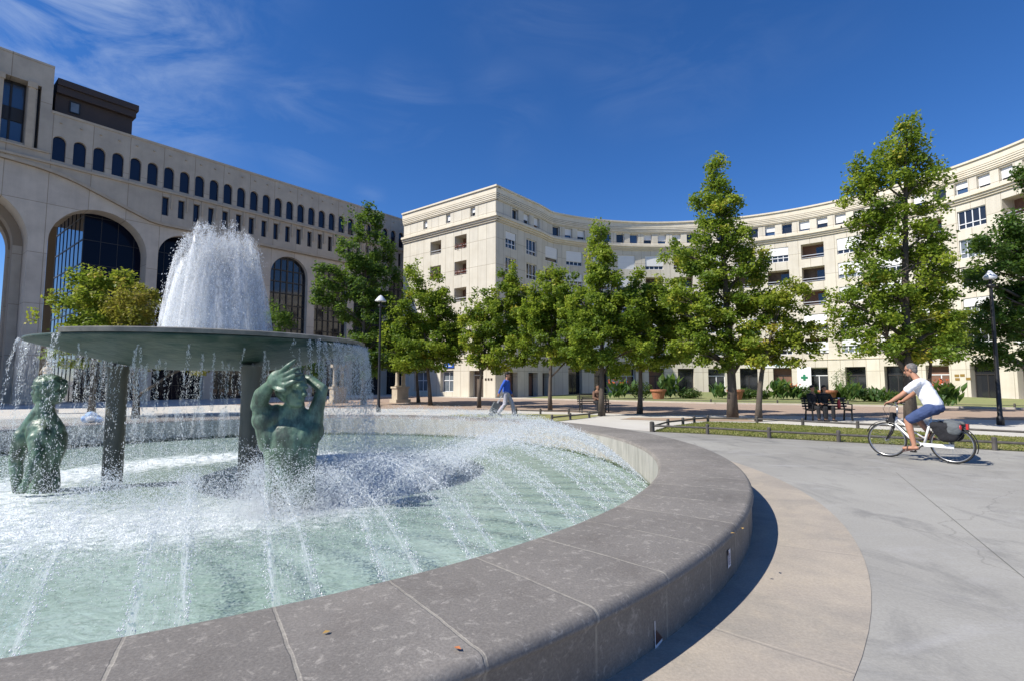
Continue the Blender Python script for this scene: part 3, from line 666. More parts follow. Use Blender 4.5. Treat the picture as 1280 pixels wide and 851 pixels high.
# ------------------------------------------------------------------ arcaded office building on the shady side
LO = Vector((-31.83, 34.22)); LB = ScaledLine(LO, (.6232, .7821))
if LB.n.dot(-LO) < 0: LB.n = -LB.n
off_ = empty('office_building', label='long beige arcaded office building with small round-topped windows on the shady side', cat='building')
E0 = -14.0; E1 = 28.6
archesS = [(7.37 + 3.86 * k, 1.59, 10.06) for k in range(6)]
ops_ = [op(.15, 5.13, -.5, arc_hi(2.64, 2.49, 9.75), 1.2), op(-6.9, -.71, -.5, arc_hi(-3.805, 3.095, 9.5), 4.2), op(-13.8, -7.6, -.5, arc_hi(-10.7, 3.1, 9.5), 4.2)]
for c, r_, zs in archesS: ops_.append(op(c - r_, c + r_, -.5, arc_hi(c, r_, zs), .55))
def low(s):   # lower edge of the projecting upper storeys: a flat arch over the big arches, then level
    pts_ = [(-14, 14.1), (-2.1, 14.1), (-.4, 13.98), (.6, 13.8), (1.45, 13.55), (3.96, 12.6), (5.2, 12.15), (5.8, 12.06), (40, 12.06)]
    for (a, za), (b, zb) in zip(pts_, pts_[1:]):
        if a <= s <= b: return za + (zb - za) * (s - a) / (b - a)
    return 12.06
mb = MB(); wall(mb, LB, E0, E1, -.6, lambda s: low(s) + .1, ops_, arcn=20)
mb.build('arcade_wall', MT['beige_bounce'], off_)
aw = [(.345 + .9652 * k) for k in range(29)]
rw = [(6.01 + .9652 * k) for k in range(23)]
ops_ = [op(s - .31, s + .31, 14.68, arc_hi(s, .31, 15.90), .30) for s in aw] + [op(s - .20, s + .20, 12.78, 14.08, .35) for s in rw]
up_off = .18
mb = MB(); wall(mb, LB, -.1, E1, lambda s: low(s), 17.6, ops_, off=up_off, arcn=8)
# soffit of the projection
n = 80
for k in range(n):
    a = E0 + (E1 - E0) * k / n; b = E0 + (E1 - E0) * (k + 1) / n; mb.quad([LB.pt(a, low(a), up_off), LB.pt(a, low(a), -.02), LB.pt(b, low(b), -.02), LB.pt(b, low(b), up_off)])
mb.build('upper_wall', MT['beige'], off_)
# raised end block
ops_ = [op(-2.42, -1.2, 15.2, 18.95, .9), op(-.78, -.62, 15.05, 18.9, .5), op(-4.7, -3.4, 15.2, 18.95, .9), op(-7.2, -5.9, 15.2, 18.95, .9), op(-9.6, -8.4, 15.2, 18.95, .9)]
mb = MB(); wall(mb, LB, E0, -.1, lambda s: low(s), 20.33, ops_, off=up_off)
pbox(mb, LB, E0, -.1, 20.28, 20.40, -.6, up_off + .04)
mb.quad([LB.pt(-.1, 17.4, up_off), LB.pt(-.1, 17.4, -9), LB.pt(-.1, 20.33, -9), LB.pt(-.1, 20.33, up_off)])
mb.quad([LB.pt(E0, 20.2, 0), LB.pt(-.1, 20.2, 0), LB.pt(-.1, 20.2, -9), LB.pt(E0, 20.2, -9)])
mb.build('end_block', MT['beige'], off_)
for a, b in ((-2.42, -1.2), (-4.7, -3.4), (-7.2, -5.9), (-9.6, -8.4)):
    mb = MB()
    for (x0, x1, y0, y1) in ((a, b, 15.2, 15.35), (a, b, 18.8, 18.95), (a, b, 16.6, 17.4), (a, a + .06, 15.2, 18.95), (b - .06, b, 15.2, 18.95), ((a + b) / 2 - .05, (a + b) / 2 + .05, 15.2, 18.95)): pbox(mb, LB, x0, x1, y0, y1, -.62, -.5)
    o = mb.build('tall_window', MT['dark_frame'], off_)
    mb = MB(); mb.quad([LB.pt(a, 15.2, -.58), LB.pt(b, 15.2, -.58), LB.pt(b, 18.95, -.58), LB.pt(a, 18.95, -.58)]); mb.build('pane', MT['bluewin'], o)
mb = MB(); mb.quad([LB.pt(-.78, 15.05, -.3), LB.pt(-.62, 15.05, -.3), LB.pt(-.62, 18.9, -.3), LB.pt(-.78, 18.9, -.3)]); mb.build('slot_window', MT['dark_frame'], off_)
mb = MB()
for a in (-1.2, -2.56 - .0, -5.1):
    pbox(mb, LB, a + .02, a + .34, 15.05, 18.6, up_off + .0, up_off + .12); pbox(mb, LB, a - .03, a + .39, 18.6, 18.95, up_off, up_off + .18)
mb.build('pilaster', MT['beige_trim'], off_)
# mouldings
mb = MB()
pbox(mb, LB, 5.3, E1, 14.36, 14.50, up_off, up_off + .14); pbox(mb, LB, -.1, 5.3, 14.36, 14.50, up_off, up_off + .13)
pbox(mb, LB, -.1, E1, 17.5, 17.66, -.3, up_off + .05)
pbox(mb, LB, E0, -.1, 14.96, 15.06, up_off, up_off + .10); pbox(mb, LB, E0, -.1, 14.36, 14.50, up_off, up_off + .13)
n = 60
for k in range(n):
    a = E0 + (E1 - E0) * k / n; b = E0 + (E1 - E0) * (k + 1) / n
    za, zb = low(a), low(b); q = [(0, up_off), (.0, up_off + .07), (.18, up_off + .07), (.18, up_off)]
    for (dz0, o0), (dz1, o1) in zip(q, q[1:]): mb.quad([LB.pt(a, za + dz0, o0), LB.pt(b, zb + dz0, o0), LB.pt(b, zb + dz1, o1), LB.pt(a, za + dz1, o1)])
mb.build('moulding', MT['beige_trim'], off_)
mb = MB()
for s in rw:
    mb = MB(); pbox(mb, LB, s + .30, s + .40, 13.3, 14.34, up_off, up_off + .09); mb.build('bracket', MT['beige_trim'], off_)
for s in aw:
    mb = MB(); n = 8; a, b = s - .31, s + .31; d = up_off - .2
    for k in range(n):
        x0 = a + (b - a) * k / n; x1 = a + (b - a) * (k + 1) / n; h_ = arc_hi(s, .31, 15.90)
        mb.quad([LB.pt(x0, 14.68, d), LB.pt(x1, 14.68, d), LB.pt(x1, h_(x1), d), LB.pt(x0, h_(x0), d)])
    mb.build('arched_window', MT['navy_pane'], off_)
    mb = MB(); q = LB.pt(s, 17.05, up_off + .03)
    pbox(mb, LB, s - .05 , s + .05, 17.0, 17.06, up_off - .05, up_off + .10); mb.build('rain_spout', MT['beige_trim'], off_)
for s in rw:
    mb = MB(); mb.quad([LB.pt(s - .2, 12.78, up_off - .25), LB.pt(s + .2, 12.78, up_off - .25), LB.pt(s + .2, 14.08, up_off - .25), LB.pt(s - .2, 14.08, up_off - .25)]); mb.build('narrow_window', MT['navy_pane'], off_)
# glazed arches with mullion grid
for c, r_, zs in archesS[1:]:
    mb = MB(); n = 14; d = -.45; h_ = arc_hi(c, r_, zs)
    gl = MB()
    for k in range(n):
        x0 = c - r_ + 2 * r_ * k / n; x1 = x0 + 2 * r_ / n; gl.quad([LB.pt(x0, -.5, d), LB.pt(x1, -.5, d), LB.pt(x1, h_(x1), d), LB.pt(x0, h_(x0), d)])
    for k in range(0, 7):
        x = c - r_ + 2 * r_ * k / 6; x = min(max(x, c - r_ + .04), c + r_ - .04); w2 = .035 if k not in (3,) else .06
        pbox(mb, LB, x - w2, x + w2, -.5, h_(x) - .01, d, d + .07)
    z = 1.0
    while z < zs + r_ - .1:
        half = r_ if z < zs else math.sqrt(max(0, r_ * r_ - (z - zs) ** 2)); pbox(mb, LB, c - half, c + half, z - .04, z + .04, d, d + .08); z += .95
    for k in range(24):
        a0 = math.pi * k / 24; a1 = math.pi * (k + 1) / 24
        P0 = [LB.pt(c + rr * math.cos(a), zs + rr * math.sin(a), d + .09) for a, rr in ((a0, r_), (a1, r_), (a1, r_ - .10), (a0, r_ - .10))]; mb.quad(P0)
    o = mb.build('arch_glazing', MT['dark_frame'], off_); gl.build('pane', MT['dark_glass'], o)
    # floors seen through the glass
# navy glass volume standing behind the great arches
mb = MB(); A, B_ = 2.02, 9.2
def gface(p, q, z0, z1, nx, nz):
    mb.quad([(p.x, p.y, z0), (q.x, q.y, z0), (q.x, q.y, z1), (p.x, p.y, z1)])
p0 = LB.pt(A, 0, -1.25); p1 = LB.pt(B_, 0, -1.25); p2 = LB.pt(A, 0, -9)
gface(p0, p1, -.5, 15, 0, 0)
o = mb.build('glass_hall', MT['navy_glass'], off_)
mb = MB(); gface(p2, p0, -.5, 15, 0, 0); mb.build('side_glazing', MT['mirror_glass'], o)
mb = MB()
for k in range(9):
    s = A + (B_ - A) * k / 8; pbox(mb, LB, s - .015, s + .015, -.3, 13, -1.25, -1.235)
for z in np.arange(1.2, 13, 1.55): pbox(mb, LB, A, B_, z - .018, z + .018, -1.25, -1.232)
S2 = ScaledLine(LB.pt(A, 0, -9).xy, (LB.pt(A, 0, -1.25) - LB.pt(A, 0, -9)).xy)
if S2.n.dot(-LB.d) < 0: S2.n = -S2.n
for k in range(8): pbox(mb, S2, 7.75 * k / 7 - .03, 7.75 * k / 7 + .03, -.3, 13, 0, .03)
for z in np.arange(1.2, 13, 1.55): pbox(mb, S2, 0, 7.75, z - .035, z + .035, 0, .035)
mb.build('mullion', MT['dark_frame'], o)
# vault ceiling, inner pier backs, roof and rear wall
mb = MB()
mb.quad([LB.pt(E0, 12.75, 0), LB.pt(5.2, 12.75, 0), LB.pt(5.2, 12.75, -9), LB.pt(E0, 12.75, -9)])
mb.quad([LB.pt(-.1, 17.35, 0), LB.pt(E1, 17.35, 0), LB.pt(E1, 17.35, -12), LB.pt(-.1, 17.35, -12)])
mb.quad([LB.pt(2, -.5, -12), LB.pt(E1, -.5, -12), LB.pt(E1, 17.35, -12), LB.pt(2, 17.35, -12)])
mb.quad([LB.pt(E1, -.5, 0), LB.pt(E1, -.5, -12), LB.pt(E1, 17.6, -12), LB.pt(E1, 17.6, .18)])
mb.quad([LB.pt(-.1, 12.8, -9), LB.pt(E0, 12.8, -9), LB.pt(E0, 20.2, -9), LB.pt(-.1, 20.2, -9)])
mb.quad([LB.pt(-.1, 12.8, -9), LB.pt(2.1, 12.8, -9), LB.pt(2.1, 17.3, -9), LB.pt(-.1, 17.3, -9)])
# piers: backs of the deep arches
for a, b in ((-.71, .15), (-7.6, -6.9)):
    mb.quad([LB.pt(a, -.5, -4.2), LB.pt(b, -.5, -4.2), LB.pt(b, 12.7, -4.2), LB.pt(a, 12.7, -4.2)]); 
mb.quad([LB.pt(.15, -.5, 0), LB.pt(.15, -.5, -4.2), LB.pt(.15, 9.7, -4.2), LB.pt(.15, 9.7, 0)])
mb.build('structure_shell', MT['beige'], off_)
# inner stepped arch order of the great open arch
mb = MB(); c, rin, rout = -3.805, 2.65, 3.08
for d0, d1 in ((-1.5, -2.3), (-3.2, -4.1)):
    for sg_ in (-1, 1):
        a, b = sorted((c + sg_ * rin, c + sg_ * rout)); pbox(mb, LB, a, b, -.5, 9.5, d1, d0)
    for k in range(24):
        a0 = math.pi * k / 24; a1 = math.pi * (k + 1) / 24; f = lambda a, r_, d: LB.pt(c + r_ * math.cos(a), 9.5 + r_ * math.sin(a), d)
        mb.quad([f(a0, rin, d0), f(a1, rin, d0), f(a1, rout, d0), f(a0, rout, d0)]); mb.quad([f(a0, rin, d0), f(a0, rin, d1), f(a1, rin, d1), f(a1, rin, d0)])
mb.build('inner_arch', MT['beige'], off_)
# brown rooftop storey
ph = MB(); a, b = .1, 4.0
pbox(ph, LB, a, b, 17.36, 19.0, -6, -.35); pbox(ph, LB, a, b + .12, 19.0, 19.45, -6.2, -.05); pbox(ph, LB, a, b + .22, 19.45, 19.85, -6.3, .08)
o = ph.build('rooftop_storey', MT['brown'], off_)
mb = MB(); pbox(mb, LB, .82, 1.22, 18.15, 18.75, -.345, -.30); mb.build('pane', MT['grey_glass'], o)
mb = MB()
for (x0, x1, y0, y1) in ((.76, 1.28, 18.09, 18.15), (.76, 1.28, 18.75, 18.81), (.76, .82, 18.15, 18.75), (1.22, 1.28, 18.15, 18.75)): pbox(mb, LB, x0, x1, y0, y1, -.345, -.27)
mb.build('window_frame', MT['black_metal'], o)

# gatehouse of low pale piers with columns at the foot of the office building
ped = []
def pedestal(px, d, hgt, label):
    e = empty('stone_pedestal', atz(px, 475 + 640 * EYE / d), R(38), label, 'pedestal')
    mb = MB(); mb.box((0, 0, .12), (1.1, 1.1, .24)); mb.box((0, 0, .62), (.86, .86, .78)); mb.box((0, 0, 1.06), (1.0, 1.0, .12)); mb.build('plinth', MT['limestone'], e)
    for x in (-.24, .24):
        mb = MB(); mb.lathe([(.0, 0), (.17, 0), (.17, .08), (.13, .14), (.12, hgt - .3), (.12, hgt - .12), (.18, hgt - .04), (.18, hgt), (0, hgt)], (x, 0, 1.122), 14); mb.build('column', MT['limestone'], e, smooth=True)
    mb = MB(); mb.box((0, 0, 1.13 + hgt + .1), (.95, .5, .2)); mb.build('lintel', MT['limestone'], e)
pedestal(500, 36, 1.5, 'cream stone pedestal carrying paired columns beside the dark tall tree')
pedestal(422, 35, 1.3, 'stone pedestal with paired columns seen behind the water falling from the bowl')

# ------------------------------------------------------------------ fountain
fo = empty('fountain', (0, 0, 0), label='large round fountain basin with broad grey stone coping in the foreground', cat='fountain')
HC = .383; RO = 8.64; RI = 7.56
prof = [(RO - .02, -.05), (RO - .02, HC - .09), (RO - .004, HC - .065)]
for k in range(9):
    a = R(90) * k / 8; prof.append((RO - .055 + .055 * math.cos(a), HC - .06 + .06 * math.sin(a)))
prof += [(RO - .5, HC + .004), (RI + .05, HC)]
prof += [(RI + .015, HC - .012), (RI, HC - .05)]
mb = MB(); mb.lathe(prof, (FC[0], FC[1], 0), 260, uvr=RO); mb.build('coping', MT['coping'], fo, smooth=True)
mb = MB(); mb.lathe([(RI, HC - .05), (RI, -.9)], (FC[0], FC[1], 0), 200, uvr=RI); mb.build('inner_wall', MT['basin_in'], fo, smooth=True)
WZ = -.20
mb = MB(); rings = [0.01, .6, 1.2, 2, 3, 4, 5, 6, 7, RI + .02]
for a, b in zip(rings, rings[1:]): mb.lathe([(b, WZ), (a, WZ)], (FC[0], FC[1], 0), 96)
tag(mb.build('water', MT['water'], weld=True), kind='structure')
# slit vents / stickers on the outer wall
def cylframe(px, py, off=.004):
    r = raydir(px, py); rr = RO - .02; o = Vector((-FC[0], -FC[1])); u = Vector((r.x, r.y)); a = u.dot(u); b = o.dot(u); c = o.dot(o) - rr * rr
    disc = b * b - a * c; k = (-b - math.sqrt(disc)) / a
    q = u * k; z = EYE + r.z * k; n = (q - Vector(FC)).normalized(); return q, z, n
def sticker(name, px, py, w_, h_, tri, label):
    q, z, n = cylframe(px, py); t = Vector((-n.y, n.x))
    def P(x, y, off): p = q + t * x + n * off; return (p.x, p.y, z + y)
    e = empty(name, label=label, cat='sticker')
    mb = MB()
    if tri: mb.quad([P(-w_ / 2, -h_ / 2, .006), P(w_ / 2, -h_ / 2 + .02, .006), P(w_ / 2, -h_ / 2 + .035, .006), P(-w_ / 2 + .008, -h_ / 2 + .02, .006), P(-w_ / 2 + .008, h_ / 2, .006), P(-w_ / 2, h_ / 2, .006)])
    else: mb.quad([P(-w_ / 2, -h_ / 2, .006), P(w_ / 2, -h_ / 2, .006), P(w_ / 2, h_ / 2, .006), P(-w_ / 2, h_ / 2, .006)])
    mb.build('paper', MT['paper'], e)
    mb = MB()
    if tri:
        mb.quad([P(-w_ / 2 + .01, -h_ / 2 + .025, .008), P(w_ / 2, -h_ / 2 + .04, .008), P(-w_ / 2 + .01, h_ / 2 - .05, .008)]); mb.build('print', MT['sticker_dark'], e)
    else:
        mb.quad([P(-w_ * .32, -h_ * .36, .008), P(w_ * .32, -h_ * .36, .008), P(w_ * .32, h_ * .30, .008), P(-w_ * .32, h_ * .30, .008)]); mb.build('print', MT['sticker_ink'], e)
        mb = MB(); mb.quad([P(-w_ * .5, h_ * .22, .0085), P(-w_ * .2, h_ * .30, .0085), P(-w_ * .2, h_ * .5, .0085), P(-w_ * .5, h_ * .5, .0085)]); mb.build('corner_print', MT['sticker_dark'], e)
        mb = MB()
        for k in range(3): mb.quad([P(-w_ * .2, -h_ * .25 + k * .02, .010), P(w_ * .2, -h_ * .25 + k * .02, .010), P(w_ * .2, -h_ * .22 + k * .02, .010), P(-w_ * .2, -h_ * .22 + k * .02, .010)])
        mb.build('line_print', MT['paper'], e)
sticker('paper_sticker', 910.5, 697, .085, .13, False, 'white rectangular paper sticker with grey print on the fountain wall')
sticker('torn_sticker', 822, 790, .085, .16, True, 'torn triangular sticker remnant, white edged and dark inside, on the fountain wall')

# bowl on three columns
RB = 2.54; ZR = 2.17; BC = (FC[0] - .05, FC[1])
bw = empty('fountain_bowl', (BC[0], BC[1], 0), label='wide shallow green bronze bowl on thin columns overflowing with water', cat='fountain bowl')
prof = [(0, 1.73), (.85, 1.735), (1.1, 1.755), (1.5, 1.845), (1.95, 1.965), (2.3, 2.07), (RB - .02, ZR - .035), (RB, ZR - .01), (RB - .01, ZR + .012), (RB - .08, ZR + .012), (2.3, 2.11), (1.5, 2.03), (0, 1.98)]
mb = MB(); mb.lathe(prof, n=120); mb.build('bowl', MT['bowl'], bw, smooth=True)
mb = MB(); mb.lathe([(RB - .25, ZR + .015), (RB + .02, ZR + .012), (RB + .03, ZR + .07), (RB - .01, ZR + .085), (RB - .25, ZR + .085)], n=60, a0=R(-105), a1=R(50)); mb.build('raised_rim', MT['bowl_rim'], bw, smooth=False)
mb = MB(); mb.lathe([(RB - .06, ZR - .03), (0.01, ZR - .03)], n=64); mb.build('bowl_water', MT['drop_soft'], bw)
for a in (-39, 203, 86):
    mb = MB(); mb.lathe([(.145, -.5), (.145, .4), (.14, 1.2), (.14, 1.6), (.17, 1.78)], (1.42 * math.cos(R(a)), 1.42 * math.sin(R(a)), 0), 20); mb.build('column', MT['column'], bw, smooth=True)
mb = MB(); mb.lathe([(.30, 1.9), (.30, 2.3), (.24, 2.34), (.0, 2.34)], n=20); mb.build('nozzle', MT['column'], bw, smooth=True)

# ------------------------------------------------------------------ water in the air
FINE = .62
def drops(name, pos, vel, size, mat, parent=None, stretch=1.0, seed=0):
    rg = np.random.default_rng(seed); n = len(pos); v = vel / (np.linalg.norm(vel, axis=1, keepdims=True) + 1e-6)
    a = np.cross(v, rg.normal(size=(n, 3))); a /= np.linalg.norm(a, axis=1, keepdims=True) + 1e-9; b = np.cross(v, a)
    s = size[:, None] * FINE; L_ = s * (1 + stretch * rg.random((n, 1)))
    V = np.stack([pos + v * L_, pos - v * L_, pos + a * s, pos - a * s, pos + b * s * .8, pos - b * s * .8], 1).reshape(-1, 3)
    tri = np.array([(0, 2, 4), (0, 4, 3), (0, 3, 5), (0, 5, 2), (1, 4, 2), (1, 3, 4), (1, 5, 3), (1, 2, 5)])
    F = (tri[None] + (np.arange(n) * 6)[:, None, None]).reshape(-1, 3)
    me = bpy.data.meshes.new(name); me.vertices.add(len(V)); me.vertices.foreach_set('co', V.ravel().astype(np.float32))
    me.loops.add(F.size); me.loops.foreach_set('vertex_index', F.ravel().astype(np.int32))
    me.polygons.add(len(F)); me.polygons.foreach_set('loop_start', np.arange(0, F.size, 3, dtype=np.int32)); me.polygons.foreach_set('loop_total', np.full(len(F), 3, np.int32))
    me.update(calc_edges=True); me.validate(); me.materials.append(mat)
    o = bpy.data.objects.new(name, me); COL.objects.link(o)
    if parent is not None: o.parent = parent
    return o
G = 9.81
rg = np.random.default_rng(7)
def plume(n, vz, vh, t0, t1, rj, seed, lump=0):
    r_ = np.random.default_rng(seed)
    if lump:
        k = r_.integers(0, lump, n); ph = r_.random(lump) * 2 * np.pi; th = ph[k] + r_.normal(0, .035, n); hh = vh[0] + (vh[1] - vh[0]) * r_.random(lump)[k] + r_.normal(0, .02, n); vv = vz[0] - .35 + (vz[1] - vz[0] + .75) * r_.random(lump)[k] ** .7 + r_.normal(0, .05, n)
    else: th = r_.random(n) * 2 * np.pi; hh = vh[0] + (vh[1] - vh[0]) * r_.random(n) ** .6; vv = vz[0] + (vz[1] - vz[0]) * r_.random(n) ** .6
    vv = vv - .55 * (np.clip(hh, 0, 1) / .66) ** 2
    T = 2 * vv / G; t = T * (t0 + (t1 - t0) * r_.random(n) ** .85)
    x = (rj * 1.0 + hh * t) * np.cos(th); y = (rj + hh * t) * np.sin(th); z = 2.25 + vv * t - .5 * G * t * t
    pos = np.stack([x + BC[0], y + BC[1], z], 1) + r_.normal(0, .022, (n, 3)); vel = np.stack([hh * np.cos(th), hh * np.sin(th), vv - G * t], 1)
    return pos, vel
pl = [plume(36000, (4.4, 5.75), (.10, .68), .05, 1.0, .16, 1), plume(42000, (4.8, 6.15), (.15, .74), .40, 1.0, .14, 2, 170), plume(20000, (4.0, 6.1), (.0, .3), .0, 1.0, .12, 3), plume(2500, (5.6, 6.5), (.1, .75), .35, .7, .2, 5)]
P_ = np.concatenate([p for p, v in pl]); V_ = np.concatenate([v for p, v in pl])
keep = P_[:, 2] > 2.15; P_ = P_[keep]; V_ = V_[keep]
sz = rg.uniform(.004, .011, len(P_))
o = drops('water_plume', P_, V_, sz, MT['drop'], stretch=2.4, seed=1); tag(o, 'tall white plume of water shooting up from the middle of the bowl', 'water jet'); PLUME = o
# jets from the rim: one fan per nozzle
def fan(ang, n, seed, vz=4.15, dens=1.0):
    r_ = np.random.default_rng(seed); a = R(ang); pos = []; vel = []
    k = np.r_[np.where(r_.random(n) < .5, -1, 1)]; edge = r_.random(n) < .62
    spread = np.where(edge, k * R(4.0) + r_.normal(0, R(.8), n), r_.uniform(-R(4.0), R(4.0), n))
    vv = vz + r_.normal(0, .10, n); vh = 4.15 + r_.normal(0, .10, n)
    T = (vv + np.sqrt(vv * vv + 2 * G * .1)) / G; t = T * r_.random(n) ** .8
    x0 = FC[0] + (RI - .06) * math.cos(a); y0 = FC[1] + (RI - .06) * math.sin(a)
    off = np.where(edge, k * .17, r_.uniform(-.17, .17, n))
    dx = -np.cos(a + spread); dy = -np.sin(a + spread)
    x = x0 - math.sin(a) * off + dx * vh * t; y = y0 + math.cos(a) * off + dy * vh * t; z = -.10 + vv * t - .5 * G * t * t
    j = (.006 + .035 * (t / T))[:, None] * r_.normal(0, 1, (n, 3))
    return np.stack([x, y, z], 1) + j, np.stack([dx * vh, dy * vh, vv - G * t], 1)
def film_mat():
    m = bpy.data.materials.new('streaky_water_film'); m.use_nodes = True; nt = m.node_tree; N = nt.nodes; L = nt.links
    p = N['Principled BSDF']; p.inputs['Base Color'].default_value = (.95, .97, .98, 1); p.inputs['Roughness'].default_value = .25
    tc = N.new('ShaderNodeTexCoord'); at_ = N.new('ShaderNodeAttribute'); at_.attribute_name = 'dens'
    n1 = noise(nt, tc.outputs['UV'], 1.0, 7, .72, .4, (26, 3.4, 1)); n2 = noise(nt, tc.outputs['UV'], 1.0, 5, .7, 0, (70, 22, 1))
    a = math_(nt, 'ADD', math_(nt, 'MULTIPLY', n1, .62), math_(nt, 'MULTIPLY', n2, .38))
    a = rng(nt, math_(nt, 'ADD', a, math_(nt, 'MULTIPLY', at_.outputs['Fac'], .28)), .56, .76)
    a = math_(nt, 'MULTIPLY', a, rng(nt, at_.outputs['Fac'], 0, .6, 0, 1)); a.node.use_clamp = True
    tl = N.new('ShaderNodeBsdfTranslucent'); tl.inputs[0].default_value = (.95, .97, .98, 1)
    w1 = N.new('ShaderNodeMixShader'); w1.inputs[0].default_value = .5; L.new(p.outputs[0], w1.inputs[1]); L.new(tl.outputs[0], w1.inputs[2])
    t = N.new('ShaderNodeBsdfTransparent'); b = N.new('ShaderNodeMixShader'); L.new(math_(nt, 'MULTIPLY', a, .85), b.inputs[0]); L.new(t.outputs[0], b.inputs[1]); L.new(w1.outputs[0], b.inputs[2])
    L.new(b.outputs[0], N['Material Output'].inputs['Surface']); return m
MT['film'] = film_mat()
def sheet(name, rows, dens, parent, closed=False):
    # rows[i][j]: point i along the flow, j across it; dens the same shape
    ni, nj = len(rows), len(rows[0]); V = [tuple(p) for r_ in rows for p in r_]; F = []; UV = []
    u0 = random.random() * 50
    for i in range(ni - 1):
        for j in range(nj - 1):
            F.append((i * nj + j, i * nj + j + 1, (i + 1) * nj + j + 1, (i + 1) * nj + j))
            UV += [(u0 + dens[2][j], dens[1][i]), (u0 + dens[2][j + 1], dens[1][i]), (u0 + dens[2][j + 1], dens[1][i + 1]), (u0 + dens[2][j], dens[1][i + 1])]
    me = bpy.data.meshes.new(name); me.from_pydata(V, [], F); ul = me.uv_layers.new(name='UVMap'); ul.data.foreach_set('uv', [c for p in UV for c in p])
    a = me.attributes.new('dens', 'FLOAT', 'POINT'); a.data.foreach_set('value', [float(x) for r_ in dens[0] for x in r_]); me.materials.append(MT['film']); me.polygons.foreach_set('use_smooth', [True] * len(F))
    o = bpy.data.objects.new(name, me); COL.objects.link(o); o.parent = parent; return o
def fan_film(aa, parent, vz, seed, k_=1.0):
    r_ = random.Random(seed); a = R(aa); x0 = FC[0] + (RI - .06) * math.cos(a); y0 = FC[1] + (RI - .06) * math.sin(a); T = (vz + math.sqrt(vz * vz + 2 * G * .1)) / G
    nT = 26; cols = [-1, -.82, -.5, 0, .5, .82, 1]; rows = []; D = []
    for i in range(nT):
        t = T * i / (nT - 1); f = t / T; row = []; d = []
        for c in cols:
            sp = c * R(4.2); dx, dy = -math.cos(a + sp), -math.sin(a + sp); row.append((x0 - math.sin(a) * c * .18 + dx * 4.15 * t, y0 + math.cos(a) * c * .18 + dy * 4.15 * t, -.1 + vz * t - .5 * G * t * t + r_.gauss(0, .008)))
            d.append(max(0, ((.68 if abs(c) > .7 else .36) if abs(c) < 1 else 0) * (1 - .55 * f) * min(1, (1.02 - f) * 6)) * k_)
        rows.append(row); D.append(d)
    sheet('water_film', rows, (D, [4.6 * T * i / (nT - 1) for i in range(nT)], [c * .25 for c in cols]), parent)
near_lab = {-62.1: 'fan of water droplets arcing from the coping farthest to the front', -56.475: 'second water fan from the front, arcing in over the pale pool',
            -50.85: 'third water fan from the front, rising behind the coping bend', -45.2: 'fourth water fan from the front along the coping', -39.6: 'fifth water fan from the front, in two bright strands'}
k0 = -62.1
for k in range(64):
    ang = k0 + 5.625 * k; aa = ((ang + 180) % 360) - 180
    if -150 < aa < -70: continue       # behind and beside the camera, outside the picture
    dist = math.hypot(FC[0] + RI * math.cos(R(aa)), FC[1] + RI * math.sin(R(aa)))
    n = 5200 if dist < 6 else (3600 if dist < 10 else 2300)
    p, v = fan(aa, n, 100 + k, vz=4.1 + .12 * math.sin(k * 2.3))
    o = drops('water_fan', p, v, np.random.default_rng(k).uniform(.003, .0095 if dist < 6 else .0112, n) * (1 if dist > 5 else .9), MT['drop'], stretch=1.8, seed=k)
    fan_film(aa, o, 4.1 + .12 * math.sin(k * 2.3), k, 1.0 if dist < 12 else .6)
    lab = next((l for a_, l in near_lab.items() if abs(a_ - aa) < 1), None)
    if lab: tag(o, lab, 'water jet', 'water fans round the basin')
    else: tag(o, 'thin fan of white droplets arcing inward from the far and side coping', 'water jet', 'water fans round the basin')
# broken spray where the fans land, and mist over the pool
n = 300000; th = rg.random(n) * 2 * np.pi; th = th[rg.random(n) < np.clip(.22 + .78 * np.cos(th + R(28)), .10, 1)]; n = len(th); rr = np.clip(rg.normal(3.35, .70, n), .8, 5.4)
hmax = .55 * np.exp(-((rr - 3.2) / .9) ** 2) + .02
z = WZ + rg.exponential(1, n) * hmax * .55
pos = np.stack([FC[0] + rr * np.cos(th), FC[1] + rr * np.sin(th), z], 1)
m = z < WZ + 1.0; pos = pos[m]
# spray thrown up where jets strike the near bronze figure and the column behind it
for (cx, cy, n_, hh) in ((-3.10, 6.95, 17000, .20), (-2.75, 7.6, 7000, .20), (-4.0, 8.1, 5000, .16)):
    pp_ = np.c_[rg.normal(cx, .30, n_), rg.normal(cy, .22, n_), WZ + np.minimum(rg.exponential(hh, n_), .85)]; pos = np.r_[pos, pp_]
o = drops('splash_spray', pos, rg.normal(size=pos.shape) + [0, 0, .5], rg.uniform(.003, .0098, len(pos)), MT['drop'], stretch=1.2, seed=3)
tag(o, 'white churning spray where the water fans land round the bowl', 'spray', kind='stuff')
n = 5200; th = rg.uniform(0, 2 * np.pi, n); rr = rg.uniform(2.8, 7.3, n); z = rg.uniform(WZ, .95, n) ; 
pos = np.stack([FC[0] + rr * np.cos(th), FC[1] + rr * np.sin(th), z], 1)
o = drops('drifting_droplets', pos, rg.normal(size=pos.shape) + [0, 0, -1], rg.uniform(.0015, .004, len(pos)), MT['drop'], stretch=1, seed=4)
tag(o, 'fine loose droplets drifting above the pool', 'spray', kind='stuff')
